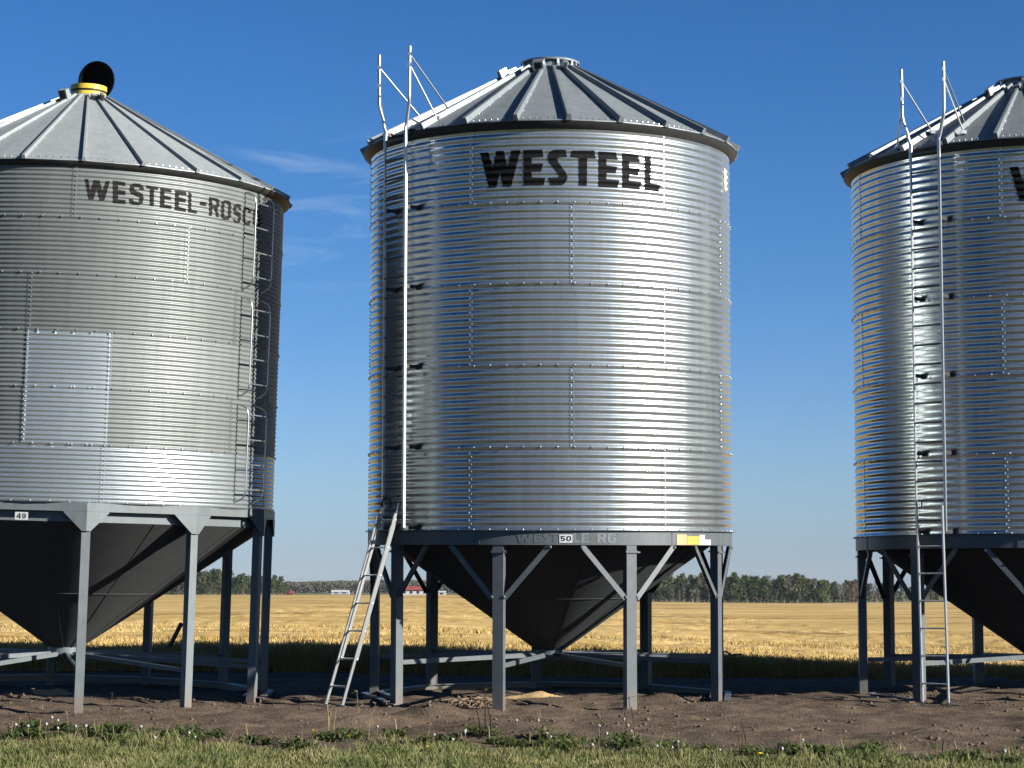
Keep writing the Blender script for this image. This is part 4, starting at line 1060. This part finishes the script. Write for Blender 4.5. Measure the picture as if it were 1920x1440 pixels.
prof = lambda u: np.interp(u, [200, 300, 380, 392, 430, 470, 500, 520, 535, 1180, 1215, 1250, 1300, 1370, 1450, 1490, 1540, 1570, 1600, 1650, 1710, 1760, 1800, 1900, 2000], [1082, 1080, 1074, 1067, 1072, 1082, 1084, 1082, 1088, 1088, 1084, 1078, 1077, 1078, 1084, 1079, 1090, 1094, 1089, 1094, 1100, 1098, 1102, 1100, 1100])
def belt(u0, u1, step, Y0, Y1, mixw, dv=0):
    u = u0
    while u < u1:
        k = random.choices(list(mixw), list(mixw.values()))[0]
        plant(k, u, random.uniform(Y0, Y1), float(prof(u)) + dv + random.uniform(-5, 9)); u += step * random.uniform(.7, 1.3)
belt(215, 535, 8, 826, 850, {'dark': 6, 'olive': 3, 'grey': 1})
belt(200, 540, 8, 836, 870, {'dark': 5, 'grey': 3}, -1)
belt(1185, 1420, 7, 826, 846, {'olive': 6, 'dark': 4})
belt(1420, 1545, 7, 826, 850, {'grey': 3, 'olive': 5, 'dark': 3})
belt(1545, 1930, 8, 828, 855, {'grey': 5, 'olive': 4, 'dark': 3})
belt(1190, 1930, 8, 850, 880, {'grey': 4, 'dark': 5}, 0)
belt(1190, 1930, 9, 824, 832, {'dark': 5, 'grey': 3}, 24)
belt(215, 535, 9, 822, 828, {'dark': 4, 'grey': 3}, 20)
plant('green', 1541, 822, 1092); plant('rust', 1597, 824, 1089)
for kind in protos:
    for e in protos[kind]:
        if not e[1]:
            for ch in list(e[0].children): bpy.data.objects.remove(ch)
            bpy.data.objects.remove(e[0])
# far wood, one hazy mass
V, F = [], []; r = random.Random(5)
for k in range(42000):
    u = r.uniform(380, 1180); Y = r.uniform(1480, 1560); x = (u - 960) / FPX * Y
    topv = float(np.interp(u, [380, 560, 620, 700, 1180], [1091, 1092, 1090, 1088, 1088])) + 3 * (pnoise(np.array([u]), np.array([0.]), 14, 2)[0] - .5)
    ht = (HOR - topv) / FPX * Y + EYE; z = ht * r.random() ** .7; s = r.uniform(.35, .8)
    a = Vector((r.gauss(0, 1), r.gauss(0, 1), r.gauss(0, 1))).normalized(); b = a.cross(Vector((r.gauss(0, 1), r.gauss(0, 1), r.gauss(0, 1)))).normalized(); c = Vector((x, Y, z)); o = len(V)
    V += [c - a * s, c + b * s, c + a * s, c - b * s]; F.append((o, o + 1, o + 2, o + 3))
tag(quick('far_wood', V, F, leafmat('far_wood_foliage', [(.075, .072, .046), (.105, .098, .058), (.14, .118, .07)], .12, .1)), 'distant autumn wood along the horizon behind the farmhouse', 'wood', kind='stuff')

# ------------------------------------------------------------------ farm buildings far off
M['redroof'] = paint('red_roof_metal', (.26, .06, .05), .6, .1); M['wallw'] = paint('white_siding', (.5, .5, .49), .7, .05); M['glass'] = paint('dark_window', (.03, .035, .04), .2, .1)
M['greyroof'] = paint('grey_roof', (.45, .46, .46), .6, .1); M['redwall'] = paint('red_barn_wall', (.22, .055, .04), .7, .1)
def house(name, u, Y, L, D, hw, hr, wall, roof, nwin, label, cat, over=.4):
    x = (u - 960) / FPX * Y; z = float(ground_z(np.array([x]), np.array([Y]))[0])
    root = empty(name, Matrix.Translation((x, Y, z - .1)))
    mb = MB(); mb.box((0, 0, hw / 2), L, D, hw)
    mb.add([(-L / 2, -D / 2, hw), (-L / 2, D / 2, hw), (-L / 2, 0, hw + hr - .1)], [(0, 2, 1)]); mb.add([(L / 2, -D / 2, hw), (L / 2, D / 2, hw), (L / 2, 0, hw + hr - .1)], [(0, 1, 2)])
    mb.build('wall', wall, root)
    mb = MB()
    for s in (-1, 1):
        p = [(-L / 2 - over, s * (D / 2 + over), hw - .15), (L / 2 + over, s * (D / 2 + over), hw - .15), (L / 2 + over, 0, hw + hr), (-L / 2 - over, 0, hw + hr)]
        if s > 0: p = p[::-1]
        mb.add(p, [(0, 1, 2, 3)]); mb.add([(q[0], q[1], q[2] - .12) for q in p], [(3, 2, 1, 0)])
    mb.build('roof', roof, root)
    for k in range(nwin):
        wx = -L / 2 + L * (k + .6) / (nwin + .2); mb = MB(); mb.box((wx, -D / 2 - .03, hw * .55), L / nwin * .38, .08, hw * .42); mb.build('window', M['glass'], root)
    tag(root, label, cat)
house('farmhouse', 779, 900, 12, 7, 2.4, 1.5, M['wallw'], M['redroof'], 4, 'white farmhouse with a red roof beyond the field, seen under the bin numbered 50', 'house')
house('shed', 752, 893, 2.6, 3, 2.0, .6, M['wallw'], M['greyroof'], 1, 'small white shed beside the red roofed farmhouse', 'shed', .15)
house('shed', 829, 893, 3.4, 3, 1.5, .5, M['wallw'], M['greyroof'], 1, 'low white shed to the far side of a bin leg from the farmhouse', 'shed', .15)
house('barn', 545, 880, 3.4, 3, 1.1, .7, M['redwall'], M['redroof'], 1, 'tiny red barn before the far wood, between the weathered bin and the slanted ladder', 'barn', .15)
house('shed', 640, 1100, 9, 5, 1.4, .9, M['greyroof'], M['greyroof'], 2, 'long low grey shed before the far wood, just beside the slanted ladder', 'shed', .2)
mb = MB(); x = (1425 - 960) / FPX * 820; z = float(ground_z(np.array([x]), np.array([820.]))[0]); mb.tube([(x, 819, z), (x, 819, z + 2.0)], .12, 6); mb.box((x, 818.9, z + 1.7), .5, .06, .5)
tag(mb.build('marker_post', M['redwall']), 'thin reddish marker post at the far field edge before the wood', 'marker post')

# ------------------------------------------------------------------ thin autumn haze over the fields
mb = MB(); mb.box((0, 2400, 20), 8000, 6400, 64)
hz = mb.build('haze', bpy.data.materials.new('haze_air')); hm = hz.data.materials[0]; hm.use_nodes = True
for nd in list(hm.node_tree.nodes):
    if nd.type != 'OUTPUT_MATERIAL': hm.node_tree.nodes.remove(nd)
pv = hm.node_tree.nodes.new('ShaderNodeVolumePrincipled'); pv.inputs['Color'].default_value = (.80, .88, 1, 1); pv.inputs['Density'].default_value = .00004
pv.inputs['Anisotropy'].default_value = .0
hm.node_tree.links.new(pv.outputs[0], [n for n in hm.node_tree.nodes if n.type == 'OUTPUT_MATERIAL'][0].inputs['Volume'])
hz.visible_shadow = True
tag(hz, 'thin pale haze in the air over the fields', 'haze', kind='stuff')
